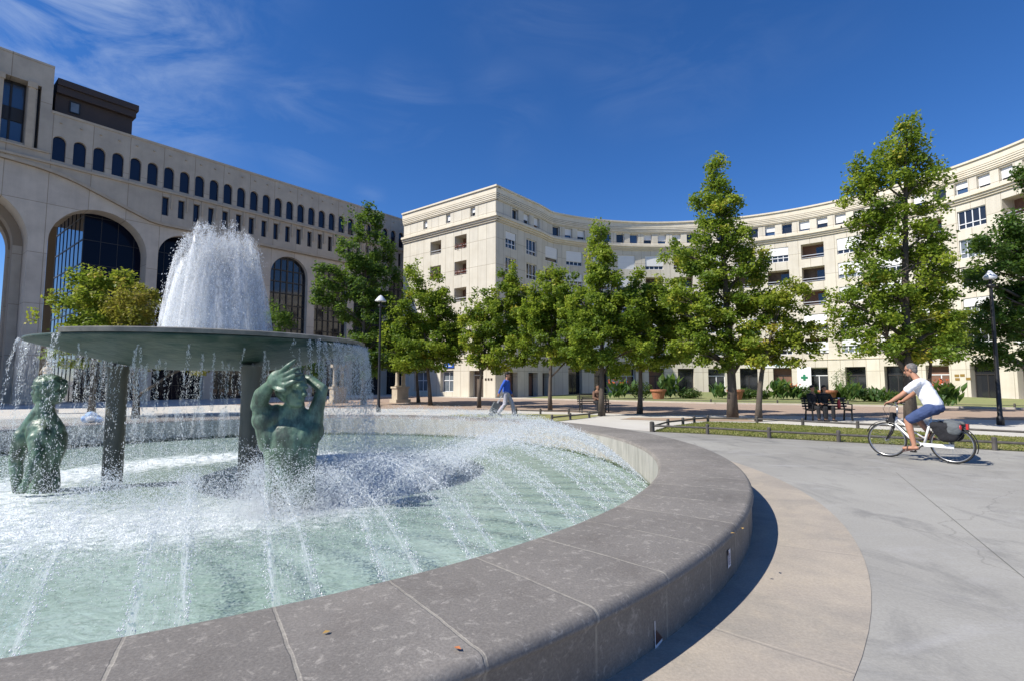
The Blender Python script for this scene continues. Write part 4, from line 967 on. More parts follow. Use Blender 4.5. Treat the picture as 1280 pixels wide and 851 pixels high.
# water spilling off the bowl's rim: curtain of strings
pos = []; vel = []
rs = np.random.default_rng(21)
for k in range(105):
    a = R(rs.uniform(-25, 228)) if rs.random() < .93 else rs.uniform(0, 2 * np.pi); da = math.degrees(a)
    vh = rs.uniform(.1, .45); n = rs.integers(90, 260); T = .68; t = rs.random(n) * T
    if rs.random() < .5: t = t * .9
    sway = rs.uniform(-.3, .3); fr = rs.uniform(4, 11)
    rr = RB + .02 + vh * t; aa = a + sway * t * .12 + .012 * np.sin(fr * t * 3)
    pos.append(np.stack([BC[0] + rr * np.cos(aa), BC[1] + rr * np.sin(aa), ZR - .02 - .5 * G * t * t], 1) + rs.normal(0, .008, (n, 3)) * (1 + 2 * t[:, None])); vel.append(np.stack([0 * t + vh * math.cos(a), 0 * t + vh * math.sin(a), -G * t - .4], 1))
# drips that cling under the bowl and let go from its underside
for k in range(120):
    a = rs.uniform(0, 2 * np.pi); r0 = rs.uniform(1.2, 2.35); z0 = np.interp(r0, [.8, 1.25, 1.7, 2.1, 2.4], [1.72, 1.76, 1.85, 1.96, 2.06]); n = rs.integers(70, 220); t = rs.random(n) * math.sqrt(2 * (z0 + .2) / G)
    vh = rs.uniform(-.12, .18); rr = r0 + vh * t; aa = a + rs.uniform(-.06, .06) * t + .004 * np.sin(rs.uniform(8, 20) * t)
    pos.append(np.stack([BC[0] + rr * np.cos(aa), BC[1] + rr * np.sin(aa), z0 - .5 * G * t * t], 1) + rs.normal(0, .006, (n, 3)) * (1 + 3 * t[:, None])); vel.append(np.stack([0 * t + vh * math.cos(a), 0 * t + vh * math.sin(a), -G * t - .4], 1))
# denser veil on the side facing the corner block
for k in range(60):
    a = rs.uniform(R(-32), R(62)); n = 190; t = rs.random(n) * .68; vh = rs.uniform(.05, .5); rr = RB + .03 + vh * t
    pos.append(np.stack([BC[0] + rr * math.cos(a), BC[1] + rr * math.sin(a), ZR - .02 - .5 * G * t * t], 1) + rs.normal(0, .02, (n, 3))); vel.append(np.stack([0 * t + .3 * math.cos(a), 0 * t + .3 * math.sin(a), -G * t - .4], 1))
P_ = np.concatenate(pos); V_ = np.concatenate(vel)
o = drops('falling_curtain', P_, V_, rs.uniform(.0024, .0085, len(P_)), MT['drop'], stretch=4.0, seed=6); tag(o, 'thin broken curtain of water dripping all round the bowl rim', 'water curtain', kind='stuff')
for vh, v0, sd_ in ((.16, 5.6, 1), (.30, 5.7, 2), (.44, 5.6, 3), (.58, 5.4, 4), (.68, 5.1, 5)):
    r_ = random.Random(sd_); ph = [r_.uniform(0, 6.28) for _ in range(4)]; nT, nA = 22, 56; rows = []; D = []
    for i in range(nT):
        f = .12 + .88 * i / (nT - 1); row = []; d = []
        for j in range(nA + 1):
            th = 2 * math.pi * j / nA; vv = v0 * (1 + .07 * math.sin(3 * th + ph[0]) + .06 * math.sin(7 * th + ph[1]) + .05 * math.sin(17 * th + ph[3])); vr = vh * (1 + .12 * math.sin(5 * th + ph[2])); T = 2 * vv / G; t = T * f; r0 = .14 + vr * t
            row.append((BC[0] + r0 * math.cos(th), BC[1] + r0 * math.sin(th), 2.25 + vv * t - .5 * G * t * t)); d.append(.55 * min(1, max(0, (f - .42) * 3.0)) + (.15 if f < .5 else 0) * (1 - vh))
        rows.append(row); D.append(d)
    sheet('water_film', rows, (D, [5.0 * i / (nT - 1) for i in range(nT)], [.6 * 6.28 * j / nA for j in range(nA + 1)]), PLUME)
for vh, dd in ((.12, .42), (.32, .30)):
    nT, nA = 12, 120; rows = []; D = []
    for i in range(nT):
        t = .70 * i / (nT - 1); row = []; d = []
        for j in range(nA + 1):
            th = 2 * math.pi * j / nA; r0 = RB + .02 + vh * t; row.append((BC[0] + r0 * math.cos(th), BC[1] + r0 * math.sin(th), ZR - .02 - .5 * G * t * t)); dg = math.degrees(th)
            side = 1.0 if (dg < 60 or dg > 338) else (.75 if 150 < dg < 222 else (0 if dg >= 222 else .3)); d.append(dd * side * (1 - .55 * i / nT))
        rows.append(row); D.append(d)
    sheet('water_film', rows, (D, [2.4 * (i / (nT - 1)) for i in range(nT)], [RB * 6.28 * j / nA * .8 for j in range(nA + 1)]), o)
# streaks
# ------------------------------------------------------------------ figures: capsules and ellipsoids fused by a voxel remesh
def prim_mesh(prims):
    bm = bmesh.new()
    for p in prims:
        if p[0] == 'c':
            _, a, b, r0, r1 = p; a = Vector(a); b = Vector(b); d = b - a; L_ = d.length
            q = d.to_track_quat('Z', 'Y').to_matrix().to_4x4(); mt = Matrix.Translation(a) @ q
            n = 14; rings = []
            prof = [(r0 * math.cos(t), r0 * math.sin(t)) for t in np.linspace(-math.pi / 2, 0, 5)] + [(r1 * math.cos(t), L_ + r1 * math.sin(t)) for t in np.linspace(0, math.pi / 2, 5)]
            for r_, z in prof: rings.append([bm.verts.new(mt @ Vector((max(r_, 1e-4) * math.cos(2 * math.pi * k / n), max(r_, 1e-4) * math.sin(2 * math.pi * k / n), z))) for k in range(n)])
            for i in range(len(rings) - 1):
                for k in range(n): bm.faces.new((rings[i][k], rings[i][(k + 1) % n], rings[i + 1][(k + 1) % n], rings[i + 1][k]))
            bm.faces.new(rings[0][::-1]); bm.faces.new(rings[-1])
        else:
            _, c, rad, rot = p; mt = Matrix.Translation(Vector(c)) @ Euler(rot).to_matrix().to_4x4() @ Matrix.Diagonal((*rad, 1))
            bmesh.ops.create_uvsphere(bm, u_segments=18, v_segments=12, radius=1, matrix=mt)
    me = bpy.data.meshes.new('tmp'); bm.to_mesh(me); bm.free(); return me
def sculpt(name, prims, mat, parent, voxel=.012, smooth=4, crease=None, disp=0, seed=0):
    me = prim_mesh(prims); o = bpy.data.objects.new(name + '_tmp', me); COL.objects.link(o)
    r_ = o.modifiers.new('r', 'REMESH'); r_.mode = 'VOXEL'; r_.voxel_size = voxel
    s_ = o.modifiers.new('s', 'SMOOTH'); s_.iterations = smooth; s_.factor = .6
    if disp:
        tx = bpy.data.textures.new('folds', 'CLOUDS'); tx.noise_scale = .09; dm = o.modifiers.new('d', 'DISPLACE'); dm.texture = tx; dm.strength = disp; dm.mid_level = .5; dm.texture_coords = 'LOCAL'
    dg = bpy.context.evaluated_depsgraph_get(); m2 = bpy.data.meshes.new_from_object(o.evaluated_get(dg)); bpy.data.objects.remove(o)
    m2.materials.clear(); m2.materials.append(mat); m2.polygons.foreach_set('use_smooth', [True] * len(m2.polygons))
    q = bpy.data.objects.new(name, m2); COL.objects.link(q); q.parent = parent; return q
def head(c, fwd, up=(0, 0, 1), s=1.0, hair=False):
    # s = 1 is a head 23 cm tall; returns (skull prims, hair prims)
    c = Vector(c); f = Vector(fwd).normalized(); u = Vector(up); u = (u - f * u.dot(f)).normalized(); l = u.cross(f)
    Mx = Matrix((f, l, u)).transposed(); e = Mx.to_euler(); W = lambda x, y, z: tuple(c + Mx @ Vector((x, y, z)) * s)
    P = [('e', W(-.012, 0, .025), (.098 * s, .078 * s, .098 * s), e), ('e', W(.022, 0, -.045), (.070 * s, .060 * s, .075 * s), e),
         ('e', W(.062, 0, -.095), (.026 * s, .030 * s, .020 * s), e), ('c', W(.086, 0, .012), W(.108, 0, -.030), .009 * s, .015 * s),
         ('c', W(.080, -.032, .022), W(.084, .032, .022), .013 * s, .013 * s), ('c', W(.085, -.018, -.062), W(.085, .018, -.062), .010 * s, .010 * s),
         ('e', W(.060, .040, -.025), (.022 * s, .020 * s, .022 * s), e), ('e', W(.060, -.040, -.025), (.022 * s, .020 * s, .022 * s), e),
         ('e', W(-.005, .080, -.01), (.020 * s, .009 * s, .032 * s), e), ('e', W(-.005, -.080, -.01), (.020 * s, .009 * s, .032 * s), e)]
    H = [('e', W(-.024, 0, .044), (.100 * s, .086 * s, .092 * s), e), ('e', W(-.058, 0, -.015), (.058 * s, .078 * s, .075 * s), e)]
    return P, H, W, e
def hand(wrist, d, palm_n, s=1.0, curl=.5, spread=.18, thumb=1, L=1.0):
    # wrist point, direction of the fingers, palm normal; thumb=+1/-1 side. Five separate, bent, unequal fingers.
    w_ = Vector(wrist); d = Vector(d).normalized(); pn = Vector(palm_n); pn = (pn - d * pn.dot(d)).normalized(); t = d.cross(pn) * thumb
    P = [('e', w_ + d * .045 * s, (.042 * s, .018 * s, .048 * s), (Matrix((t, pn, d)).transposed()).to_euler())]
    ls_ = (.072, .082, .078, .062)
    for i, l_ in enumerate(ls_):
        off = (1.5 - i) * .021; ang = (1.5 - i) * spread
        a = w_ + d * .075 * s + t * off * s; dd = (d * math.cos(ang) + t * math.sin(ang)).normalized(); prev = a; P.append(('c', w_ + d * .03 * s + t * off * .7 * s, a, .011 * s, .0105 * s))
        for j, fr in enumerate((.45, .32, .23)):
            dd = (dd + pn * curl * (.35 + .35 * j)).normalized(); nx = prev + dd * l_ * fr * s * 1.05 * L; P.append(('c', prev, nx, (.0100 - .0008 * j) * s, (.0092 - .0008 * j) * s)); prev = nx
    a = w_ + d * .02 * s + t * .03 * s; b = a + (d * .6 + t * .8 + pn * .25).normalized() * .04 * s; c = b + (d * .9 + t * .35 + pn * (.2 + curl * .5)).normalized() * .034 * s
    P += [('c', a, b, .014 * s, .012 * s), ('c', b, c, .0115 * s, .0095 * s)]
    return P
# --- bronze figure with raised arms, seen from the front three-quarter, in front of the column
def torso(Q, prof, depth_ratio, dy=0.0, step=3):
    # stacked, closely spaced ellipsoids following a side profile: (picture row, centre, half width)
    out = []; ys = [p[0] for p in prof]
    for y in np.arange(ys[0], ys[-1] + .1, step):
        cx = float(np.interp(y, ys, [p[1] for p in prof])); r_ = float(np.interp(y, ys, [p[2] for p in prof])); out.append(('e', Q(cx, y, dy), (r_, r_ * depth_ratio, .11), (0, 0, 0)))
    return out
def L2W(base, yaw):
    m = Matrix.Translation(base) @ Matrix.Rotation(yaw, 4, 'Z'); return m
def statue_arms():
    d = 7.1
    e = empty('bronze_statue', atz(366, 475 + 640 * 1.75 / d, -.2), 0, 'green bronze half-figure shielding its face with a splayed hand, in front of a bowl column', 'statue', 'bronze bathers under the bowl')
    o = e.location
    def Q(px, py, dd=0): v = at(px, py, d + dd); return v - o
    k = d / 640  # metres per pixel
    T = []
    T += torso(Q, [(513, 367, .14), (519, 367, .21), (526, 366, .28), (534, 366, .335), (544, 364, .375), (560, 363, .375), (578, 363, .34), (595, 363, .335), (628, 363, .36)], .66, .03) + [('e', Q(352, 543, -.05), (.17, .15, .17), (0, .15, 0)), ('e', Q(379, 544, -.03), (.16, .15, .17), (0, -.15, 0))]
    T += [('c', Q(366, 538, .04), Q(368, 506, .0), .22, .155), ('c', Q(343, 532, .03), Q(362, 514, .0), .17, .15), ('c', Q(392, 534, .03), Q(376, 518, .03), .13, .13), ('e', Q(346, 520, -.02), (.13, .15, .17), (0, 0, 0))]
    # near arm: upper arm rises out of the flank, elbow to the side, forearm up to the brow
    wr = Q(338, 479, -.32); el = Q(324, 504, -.16)
    T += [('e', Q(340, 545, -.02), (.18, .19, .26), (0, -.25, 0)), ('c', Q(340, 552, .0), Q(330, 516, -.08), .20, .165), ('e', Q(331, 524, -.08), (.17, .16, .17), (0, -.3, 0)), ('c', Q(330, 518, -.08), el, .16, .115), ('e', Q(320, 507, -.17), (.07, .08, .08), (0, 0, 0)), ('c', el, Q(328, 493, -.22), .118, .125), ('c', Q(328, 493, -.22), wr, .125, .068)]
    # palm and long splayed fingers in front of the brow
    T += [('e', Q(346, 473, -.37), (.14, .06, .11), (0, -.75, 0)), ('c', wr, Q(346, 474, -.36), .072, .088)]
    F4 = [((353, 463), (361, 456), (369, 450)), ((357, 468), (367, 462), (376, 459)), ((358, 474), (368, 469), (378, 467)), ((356, 481), (367, 477), (378, 475))]
    for i, (a, b, c) in enumerate(F4): T += [('c', Q(345 + i * .6, 469 + i * 2.6, -.38), Q(*a, -.42), .046, .040), ('c', Q(*a, -.42), Q(*b, -.44), .038, .034), ('c', Q(*b, -.44), Q(*c, -.40), .033, .025)]
    T += [('c', Q(342, 482, -.36), Q(349, 487, -.42), .042, .034), ('c', Q(349, 487, -.42), Q(356, 487, -.43), .032, .024)]
    # far arm: up and folded behind the head
    sh2 = Q(391, 538, .05); el2 = Q(403, 486, .08)
    T += [('e', sh2, (.15, .16, .18), (0, 0, 0)), ('c', sh2, Q(396, 510, .06), .145, .115), ('c', Q(396, 510, .06), el2, .115, .085), ('c', el2, Q(388, 474, .14), .088, .075), ('c', Q(388, 474, .14), Q(376, 472, .16), .075, .055), ('e', Q(372, 472, .12), (.09, .06, .06), (0, 0, 0))]
    for i in range(4): T += [('c', Q(376, 470 + i * 3, .12), Q(364, 469 + i * 3, .10), .026, .02)]
    kk = .885   # limb thickness for this figure's size
    T = [(p[0], p[1], p[2], p[3] * kk, p[4] * kk) if p[0] == 'c' else p for p in T]
    P, H, W, eu = head(Q(367, 486, -.10), (.90, -.42, -.05), (-.05, .1, 1), s=2.05)
    ob = sculpt('body', T + P, MT['verdigris'], e, voxel=.012, smooth=7, disp=.008)
    sculpt('hair', H + [('e', W(-.035, 0, .045), (.215, .19, .18), (0, 0, 0))], MT['verdigris'], e, voxel=.02, smooth=2, disp=.05)
statue_arms()
def statue_back():
    d = 8.2
    e = empty('bronze_statue', atz(48, 475 + 640 * 1.75 / d, -.2), 0, 'green bronze half-figure seen from behind with arms hanging, nearest the outer edge of the bowl', 'statue', 'bronze bathers under the bowl')
    o = e.location
    def Q(px, py, dd=0): return at(px, py, d + dd) - o
    T = []
    T += torso(Q, [(524, 55, .16), (532, 57, .25), (545, 59, .275), (560, 60, .255), (576, 58, .20), (592, 55, .17), (605, 53, .18), (618, 52, .20)], .84, .03) + [('e', Q(52, 546, -.15), (.12, .10, .17), (0, .2, 0))]
    T += [('c', Q(53, 532, .04), Q(57, 503, .02), .155, .12), ('c', Q(35, 538, .02), Q(53, 514, .02), .13, .13), ('c', Q(70, 536, .02), Q(60, 520, .02), .12, .11)]
    T += [('e', Q(30, 545), (.14, .15, .15), (0, 0, 0)), ('c', Q(27, 548), Q(20, 576, .02), .118, .092), ('e', Q(21, 572, .02), (.10, .10, .13), (0, 0, 0)), ('c', Q(20, 576, .02), Q(21, 606, -.02), .092, .068), ('c', Q(21, 604, -.02), Q(22, 614, -.02), .07, .062)]
    T += [('e', Q(46, 549, -.15), (.125, .12, .14), (0, 0, 0)), ('c', Q(46, 552, -.17), Q(45, 574, -.28), .108, .084), ('c', Q(45, 574, -.28), Q(33, 602, -.36), .082, .055), ('e', Q(29, 609, -.36), (.065, .06, .085), (0, .4, 0))]
    T += [('c', Q(62, 594, .08), Q(65, 612, .1), .10, .10)]
    for i in range(4): T.append(('c', Q(26 + i * 2, 606, -.3), Q(21 + i * 3, 616, -.31), .026, .02))
    T += [('c', Q(63, 590, .05), Q(66, 606, .05), .12, .10)]
    P, H, W, eu = head(Q(58, 488), (-.97, .05, .16), (.1, -.1, 1), s=2.05)
    sculpt('body', T + P, MT['verdigris'], e, voxel=.013, smooth=7, disp=.008)
    sculpt('hair', H + [('e', W(-.025, .0, .045), (.225, .19, .18), (0, 0, 0)), ('e', W(-.075, 0, -.02), (.14, .15, .14), (0, 0, 0))], MT['verdigris'], e, voxel=.017, smooth=1, disp=.09)
statue_back()
# white garden statue far behind the bowl
e = empty('stone_statue', at(58, 500, 24) * Vector((1, 1, 0)) if False else Vector((at(58, 480, 24).x, 24, 0)), 0, 'small pale stone figure on a pillar beyond the fountain, framed under the bowl rim', 'statue')
mb = MB(); mb.box((0, 0, .1), (.7, .7, .2)); mb.box((0, 0, .75), (.5, .5, 1.1)); mb.box((0, 0, 1.34), (.62, .62, .1)); mb.build('plinth', MT['limestone'], e)
P, H, W, eu = head((0, 0, 2.32), (0, -1, 0), s=.9)
sculpt('figure', [('c', (-.08, 0, 1.4), (-.09, 0, 1.8), .07, .10), ('c', (.08, 0, 1.4), (.07, 0, 1.8), .07, .10), ('e', (0, 0, 1.85), (.17, .12, .14), (0, 0, 0)), ('e', (0, 0, 2.05), (.18, .12, .16), (0, 0, 0)), ('c', (0, 0, 2.1), (0, 0, 2.25), .06, .05), ('c', (.18, 0, 2.12), (.24, -.02, 1.85), .05, .045), ('c', (-.18, 0, 2.12), (-.22, -.1, 1.9), .05, .045), ('e', (0, .0, 1.42), (.2, .16, .05), (0, 0, 0))] + P, MT['limestone'], e, .02, 2)

# ------------------------------------------------------------------ trees
def rand_unit(r_, n):
    v = r_.normal(size=(n, 3)); return v / np.linalg.norm(v, axis=1, keepdims=True)
def noop(): pass
def leaf_mesh(name, centers, normals, size, tint, mat, parent, seed=0, aspect=1.0):
    r_ = np.random.default_rng(seed); n = len(centers)
    nm = normals / (np.linalg.norm(normals, axis=1, keepdims=True) + 1e-9); a = np.cross(nm, rand_unit(r_, n)); a /= np.linalg.norm(a, axis=1, keepdims=True) + 1e-9; b = np.cross(nm, a)
    s = size[:, None]; f = .35 * s * nm
    # five-pointed, folded leaf: a quad pair with droop
    V = np.stack([centers + a * s * aspect, centers + b * s * .62 + f * .5, centers - a * s * aspect, centers - b * s * .62 + f * .5], 1).reshape(-1, 3)
    i0 = (np.arange(n) * 4)[:, None]; F = np.concatenate([i0 + [0, 1, 2], i0 + [0, 2, 3]], 1).reshape(-1, 3)
    me = bpy.data.meshes.new(name); me.vertices.add(len(V)); me.vertices.foreach_set('co', V.ravel().astype(np.float32))
    me.loops.add(F.size); me.loops.foreach_set('vertex_index', F.ravel().astype(np.int32)); me.polygons.add(len(F))
    me.polygons.foreach_set('loop_start', np.arange(0, F.size, 3, dtype=np.int32)); me.polygons.foreach_set('loop_total', np.full(len(F), 3, np.int32)); me.update(calc_edges=True)
    at_ = me.attributes.new('tint', 'FLOAT', 'POINT'); at_.data.foreach_set('value', np.repeat(tint, 4).astype(np.float32)); me.materials.append(mat)
    o = bpy.data.objects.new(name, me); COL.objects.link(o)
    if parent is not None: o.parent = parent
    return o
def tree(base_px, depth, lobes, mat, label, trunk_r=.13, leaf=.085, seed=1, dens=1.0, name='maple_tree', group='trees planted round the square', spread=None, cov=5.4, yel=.12):
    leaf *= .86; r_ = np.random.default_rng(seed); bx = (base_px - 640) / 640 * depth; e = empty(name, (bx, depth, 0), 0, label, 'tree', group); o = np.array([bx, depth, 0.])
    C = []; Nn = []; T_ = []; anchors = []
    def tuft(px, py, rx, ry):
        # small upright shoots that break up the outline of each branch cluster
        for q in range(5):
            a = r_.uniform(-.3, math.pi + .3); tx_ = px + rx * math.cos(a) * r_.uniform(.75, 1.02); ty_ = py - ry * math.sin(a) * r_.uniform(.75, 1.1)
            c = np.array(at(tx_, ty_, depth)) - o + [0, r_.normal(0, .5) * rx * depth / 640, 0]; n = int(70 * (.075 / leaf) ** 2 * dens); sc = .13 if depth < 30 else .17
            pos = c + np.clip(r_.normal(0, 1, (n, 3)), -1.6, 1.6) * [sc, sc, sc * 1.5]; C.append(pos); Nn.append(r_.normal(0, .6, (n, 3)) + [0, 0, .7]); T_.append(np.clip(r_.random() * .8 + r_.normal(0, .12, n), 0, 1))
    for (px, py, rx, ry) in lobes:
        fx = spread or (1.16 if depth < 22 else (1.45 if 22 <= depth <= 27 and base_px > 600 else 1.3)); rx *= fx; ry *= fx * 1.03
        ex = 1.0; c = np.array(at(px, py, depth)) - o; k = depth / 640; rad = np.array([rx * k, (rx * .9 + 4) * k, ry * k])
        c = c + [0, r_.normal(0, .12) * rx * k, 0]
        anchors.append((c, rad))
        tuft(px, py, rx, ry)
        area = math.pi * rx * ry * k * k; nl = int(cov * dens * area / (leaf * leaf * 1.1)); clr = .27 * (1 if depth < 30 else 1.25); ncl = max(6, int(area * 5.5 * (1 if depth < 30 else .8)))
        u = rand_unit(r_, ncl) * (r_.uniform(.35, 1.06, (ncl, 1)) ** .6); cc = c + u * rad; ct = r_.random(ncl) ** 1.5 * .55 + (r_.random(ncl) < yel) * .4
        which = r_.integers(0, ncl, nl); g = np.clip(r_.normal(0, 1, (nl, 3)), -1.7, 1.7) * [clr * .62, clr * .62, clr * .42]
        pos = cc[which] + g; C.append(pos); outw = (pos - c) / (rad ** 1.0 + .01)
        nrm = outw * .5 + r_.normal(0, .6, (nl, 3)) + [0, 0, .75]; Nn.append(nrm); T_.append(np.clip(ct[which] + r_.normal(0, .17, nl), 0, 1))
    C = np.concatenate(C); Nn = np.concatenate(Nn); T_ = np.concatenate(T_)
    leaf_mesh('crown', C, Nn, r_.uniform(.6, 1.15, len(C)) * leaf, T_, mat, e, seed)
    # trunk with limbs to the lobes
    mb = MB(); top = max(anchors, key=lambda a: a[0][2]); zt = top[0][2]; tx = top[0][0]
    hs = np.linspace(0, 1, 9); pts_ = [Vector((tx * (h ** 1.6) * .9 + .04 * math.sin(7 * h + seed), .04 * math.cos(5 * h + seed), zt * h)) for h in hs]; rr = [trunk_r * (1 - .86 * h) * (1.25 if h == 0 else 1) for h in hs]
    mb.tube(pts_, rr, 10)
    for c, rad in anchors:
        if c[2] < 1.2: continue
        h0 = max(.12, min(.92, (c[2] - rad[2] * .6 - .45 * abs(c[0] - tx)) / zt)); i = h0 * 8; i0 = int(i); st = pts_[i0].lerp(pts_[min(8, i0 + 1)], i - i0)
        md = st.lerp(Vector(c), .55) + Vector((0, 0, .12)); r0 = trunk_r * (1 - .86 * h0) * .6
        mb.tube([st, md, Vector(c), Vector(c) + Vector((c[0] - st.x, c[1] - st.y, rad[2])) * .35], [r0, r0 * .65, r0 * .4, r0 * .12], 6)
        for q in range(4):
            u = Vector(rand_unit(r_, 1)[0]); u.z = abs(u.z) * .6; tip = Vector(c) + Vector((u.x * rad[0], u.y * rad[1], u.z * rad[2])) * .85; mb.tube([md, (md + tip) / 2 + Vector((0, 0, .05)), tip], [r0 * .35, r0 * .22, .008], 5)
    mb.build('trunk', MT['bark'], e, smooth=True)
    return e
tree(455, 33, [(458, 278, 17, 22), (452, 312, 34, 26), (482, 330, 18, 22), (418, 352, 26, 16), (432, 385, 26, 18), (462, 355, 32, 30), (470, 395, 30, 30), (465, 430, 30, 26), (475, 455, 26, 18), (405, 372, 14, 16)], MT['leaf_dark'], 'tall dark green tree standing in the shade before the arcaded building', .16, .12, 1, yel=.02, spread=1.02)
tree(538, 32, [(496, 430, 14, 16), (560, 405, 14, 16), (510, 445, 22, 14), (519, 352, 9, 16), (545, 362, 9, 18), (524, 384, 26, 20), (552, 395, 18, 20), (505, 408, 20, 18), (530, 425, 38, 22), (530, 450, 36, 16), (560, 428, 14, 18)], MT['leaf'], 'rounded green tree just left of the corner block, before its shady tall neighbour', .12, .11, 2, yel=.1)
tree(524, 36, [(520, 430, 22, 20), (512, 415, 14, 16)], MT['leaf'], 'slim tree half hidden behind the rounded tree by the pedestal', .12, .12, 22)
tree(599, 29.3, [(655, 395, 14, 14), (590, 405, 12, 14), (648, 372, 10, 12), (622, 450, 26, 12), (633, 345, 8, 15), (638, 368, 18, 18), (606, 385, 18, 15), (625, 398, 32, 20), (645, 415, 22, 20), (606, 425, 24, 18), (634, 440, 34, 20), (594, 440, 10, 14)], MT['leaf'], 'yellow-tinged tree before the corner block, over the walking person in blue', .11, .105, 3, yel=.28)
tree(688, 26.8, [(690, 352, 12, 10), (674, 380, 14, 14), (726, 382, 16, 15), (733, 405, 20, 18), (680, 420, 18, 16), (670, 400, 14, 14), (700, 372, 26, 20), (680, 392, 16, 16), (708, 405, 36, 22), (700, 436, 34, 20), (725, 440, 20, 18)], MT['leaf'], 'bushy green tree with a pale straight trunk, at the walkway before the block', .11, .10, 4, yel=.12)
tree(752, 22.5, [(733, 385, 16, 16), (785, 388, 16, 16), (738, 405, 18, 16), (792, 420, 16, 16), (749, 300, 6, 14), (750, 322, 10, 16), (752, 345, 13, 18), (758, 370, 20, 20), (765, 398, 32, 24), (750, 425, 28, 22), (775, 440, 32, 20)], MT['leaf'], 'spire-topped green tree beside the bench with a lone sitter', .13, .09, 5, yel=.06)
tree(799, 24, [(848, 398, 16, 14), (852, 425, 16, 16), (790, 385, 16, 14), (832, 362, 12, 10), (800, 358, 9, 12), (812, 374, 22, 16), (835, 382, 16, 14), (820, 402, 32, 22), (800, 430, 26, 20), (835, 435, 24, 18)], MT['leaf'], 'broad tree with reddish tinted leaves between the spire tree and the tall central tree', .12, .095, 6, yel=.25)
tree(913, 20.7, [(897, 216, 8, 15), (900, 240, 13, 14), (879, 256, 11, 10), (913, 258, 14, 12), (896, 275, 20, 14), (921, 298, 16, 12), (895, 300, 22, 16), (854, 318, 20, 9), (872, 330, 22, 12), (903, 330, 30, 18), (942, 325, 15, 14), (925, 348, 26, 16), (885, 360, 34, 16), (853, 375, 20, 12), (905, 385, 40, 18), (945, 380, 26, 16), (870, 400, 30, 16), (915, 415, 42, 18), (865, 430, 24, 14), (890, 447, 32, 16), (935, 445, 22, 14)], MT['leaf'], 'tall tiered tree with a thick grey trunk at the centre of the lawn edge', .19, .088, 7, yel=.22)
tree(944, 19.6, [(985, 368, 15, 14), (968, 392, 28, 18), (992, 412, 20, 16), (960, 425, 28, 18), (988, 440, 22, 14), (955, 448, 20, 14)], MT['leaf_yel'], 'low yellow-green tree with a dark thin trunk beside the tall tiered one', .12, .088, 8, yel=.2)
tree(1133, 18, [(1134, 166, 9, 12), (1130, 188, 17, 14), (1152, 205, 14, 12), (1112, 198, 11, 12), (1150, 232, 17, 14), (1118, 226, 18, 13), (1079, 216, 9, 14), (1076, 242, 18, 13), (1094, 262, 20, 16), (1135, 265, 30, 16), (1085, 282, 20, 10), (1165, 295, 20, 12), (1125, 302, 36, 17), (1155, 328, 32, 14), (1190, 338, 28, 9), (1098, 340, 34, 14), (1065, 378, 26, 12), (1120, 368, 40, 16), (1165, 372, 30, 16), (1085, 408, 34, 15), (1135, 405, 38, 18), (1180, 412, 22, 14), (1105, 437, 34, 13), (1160, 440, 34, 14)], MT['leaf'], 'tallest two-peaked tree directly behind the cyclist', .19, .082, 9, yel=.16)
tree(1159, 26, [(1168, 405, 26, 20), (1150, 430, 28, 20), (1180, 432, 18, 14)], MT['leaf_yel'], 'smaller tree with slim dark trunk behind the two-peaked tree', .12, .10, 10)
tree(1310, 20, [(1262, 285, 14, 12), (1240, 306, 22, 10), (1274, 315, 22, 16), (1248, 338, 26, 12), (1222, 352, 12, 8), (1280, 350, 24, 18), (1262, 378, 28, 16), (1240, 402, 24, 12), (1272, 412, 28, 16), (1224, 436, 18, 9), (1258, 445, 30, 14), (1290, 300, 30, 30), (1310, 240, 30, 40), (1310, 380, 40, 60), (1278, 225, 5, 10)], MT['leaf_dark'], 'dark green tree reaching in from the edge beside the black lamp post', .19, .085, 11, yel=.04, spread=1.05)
tree(118, 22, [(106, 348, 10, 6), (140, 349, 12, 6), (157, 356, 10, 6), (122, 362, 22, 8), (92, 382, 18, 8), (112, 380, 24, 9), (138, 376, 22, 10), (108, 400, 24, 8), (135, 402, 26, 12), (140, 425, 40, 16), (110, 440, 26, 16)], MT['leaf_yel'], 'low bright green tree with tiered branches before the great dark arch', .14, .10, 12, yel=.1)
tree(172, 21, [(168, 372, 18, 10), (182, 385, 18, 13), (160, 392, 20, 12), (178, 405, 26, 12), (165, 420, 34, 14), (200, 440, 30, 12), (245, 452, 40, 10)], MT['leaf_gold'], 'golden-brown dense low tree next to the bright green tiered one', .14, .08, 13, yel=.5, cov=5)
tree(372, 30, [(366, 452, 10, 20), (392, 450, 9, 18), (345, 400, 12, 12)], MT['leaf_dark'], 'thin young trees seen under the bowl against the arcade', .06, .10, 14, yel=.1, name='young_tree', group='young trees')

# ------------------------------------------------------------------ planting along the crescent
def at_lawn(px, d): return Vector(((px - 640) / 640 * d, d, 0))
def kerb_dist(p):
    best = 1e9
    for a, b in zip(KERB, KERB[1:]):
        a = Vector(a); b = Vector(b); t = max(0, min(1, (p.xy - a).dot(b - a) / (b - a).length_squared)); best = min(best, (p.xy - a - (b - a) * t).length)
    return best
def lawn_z(p): return .01 + .013 * kerb_dist(p)
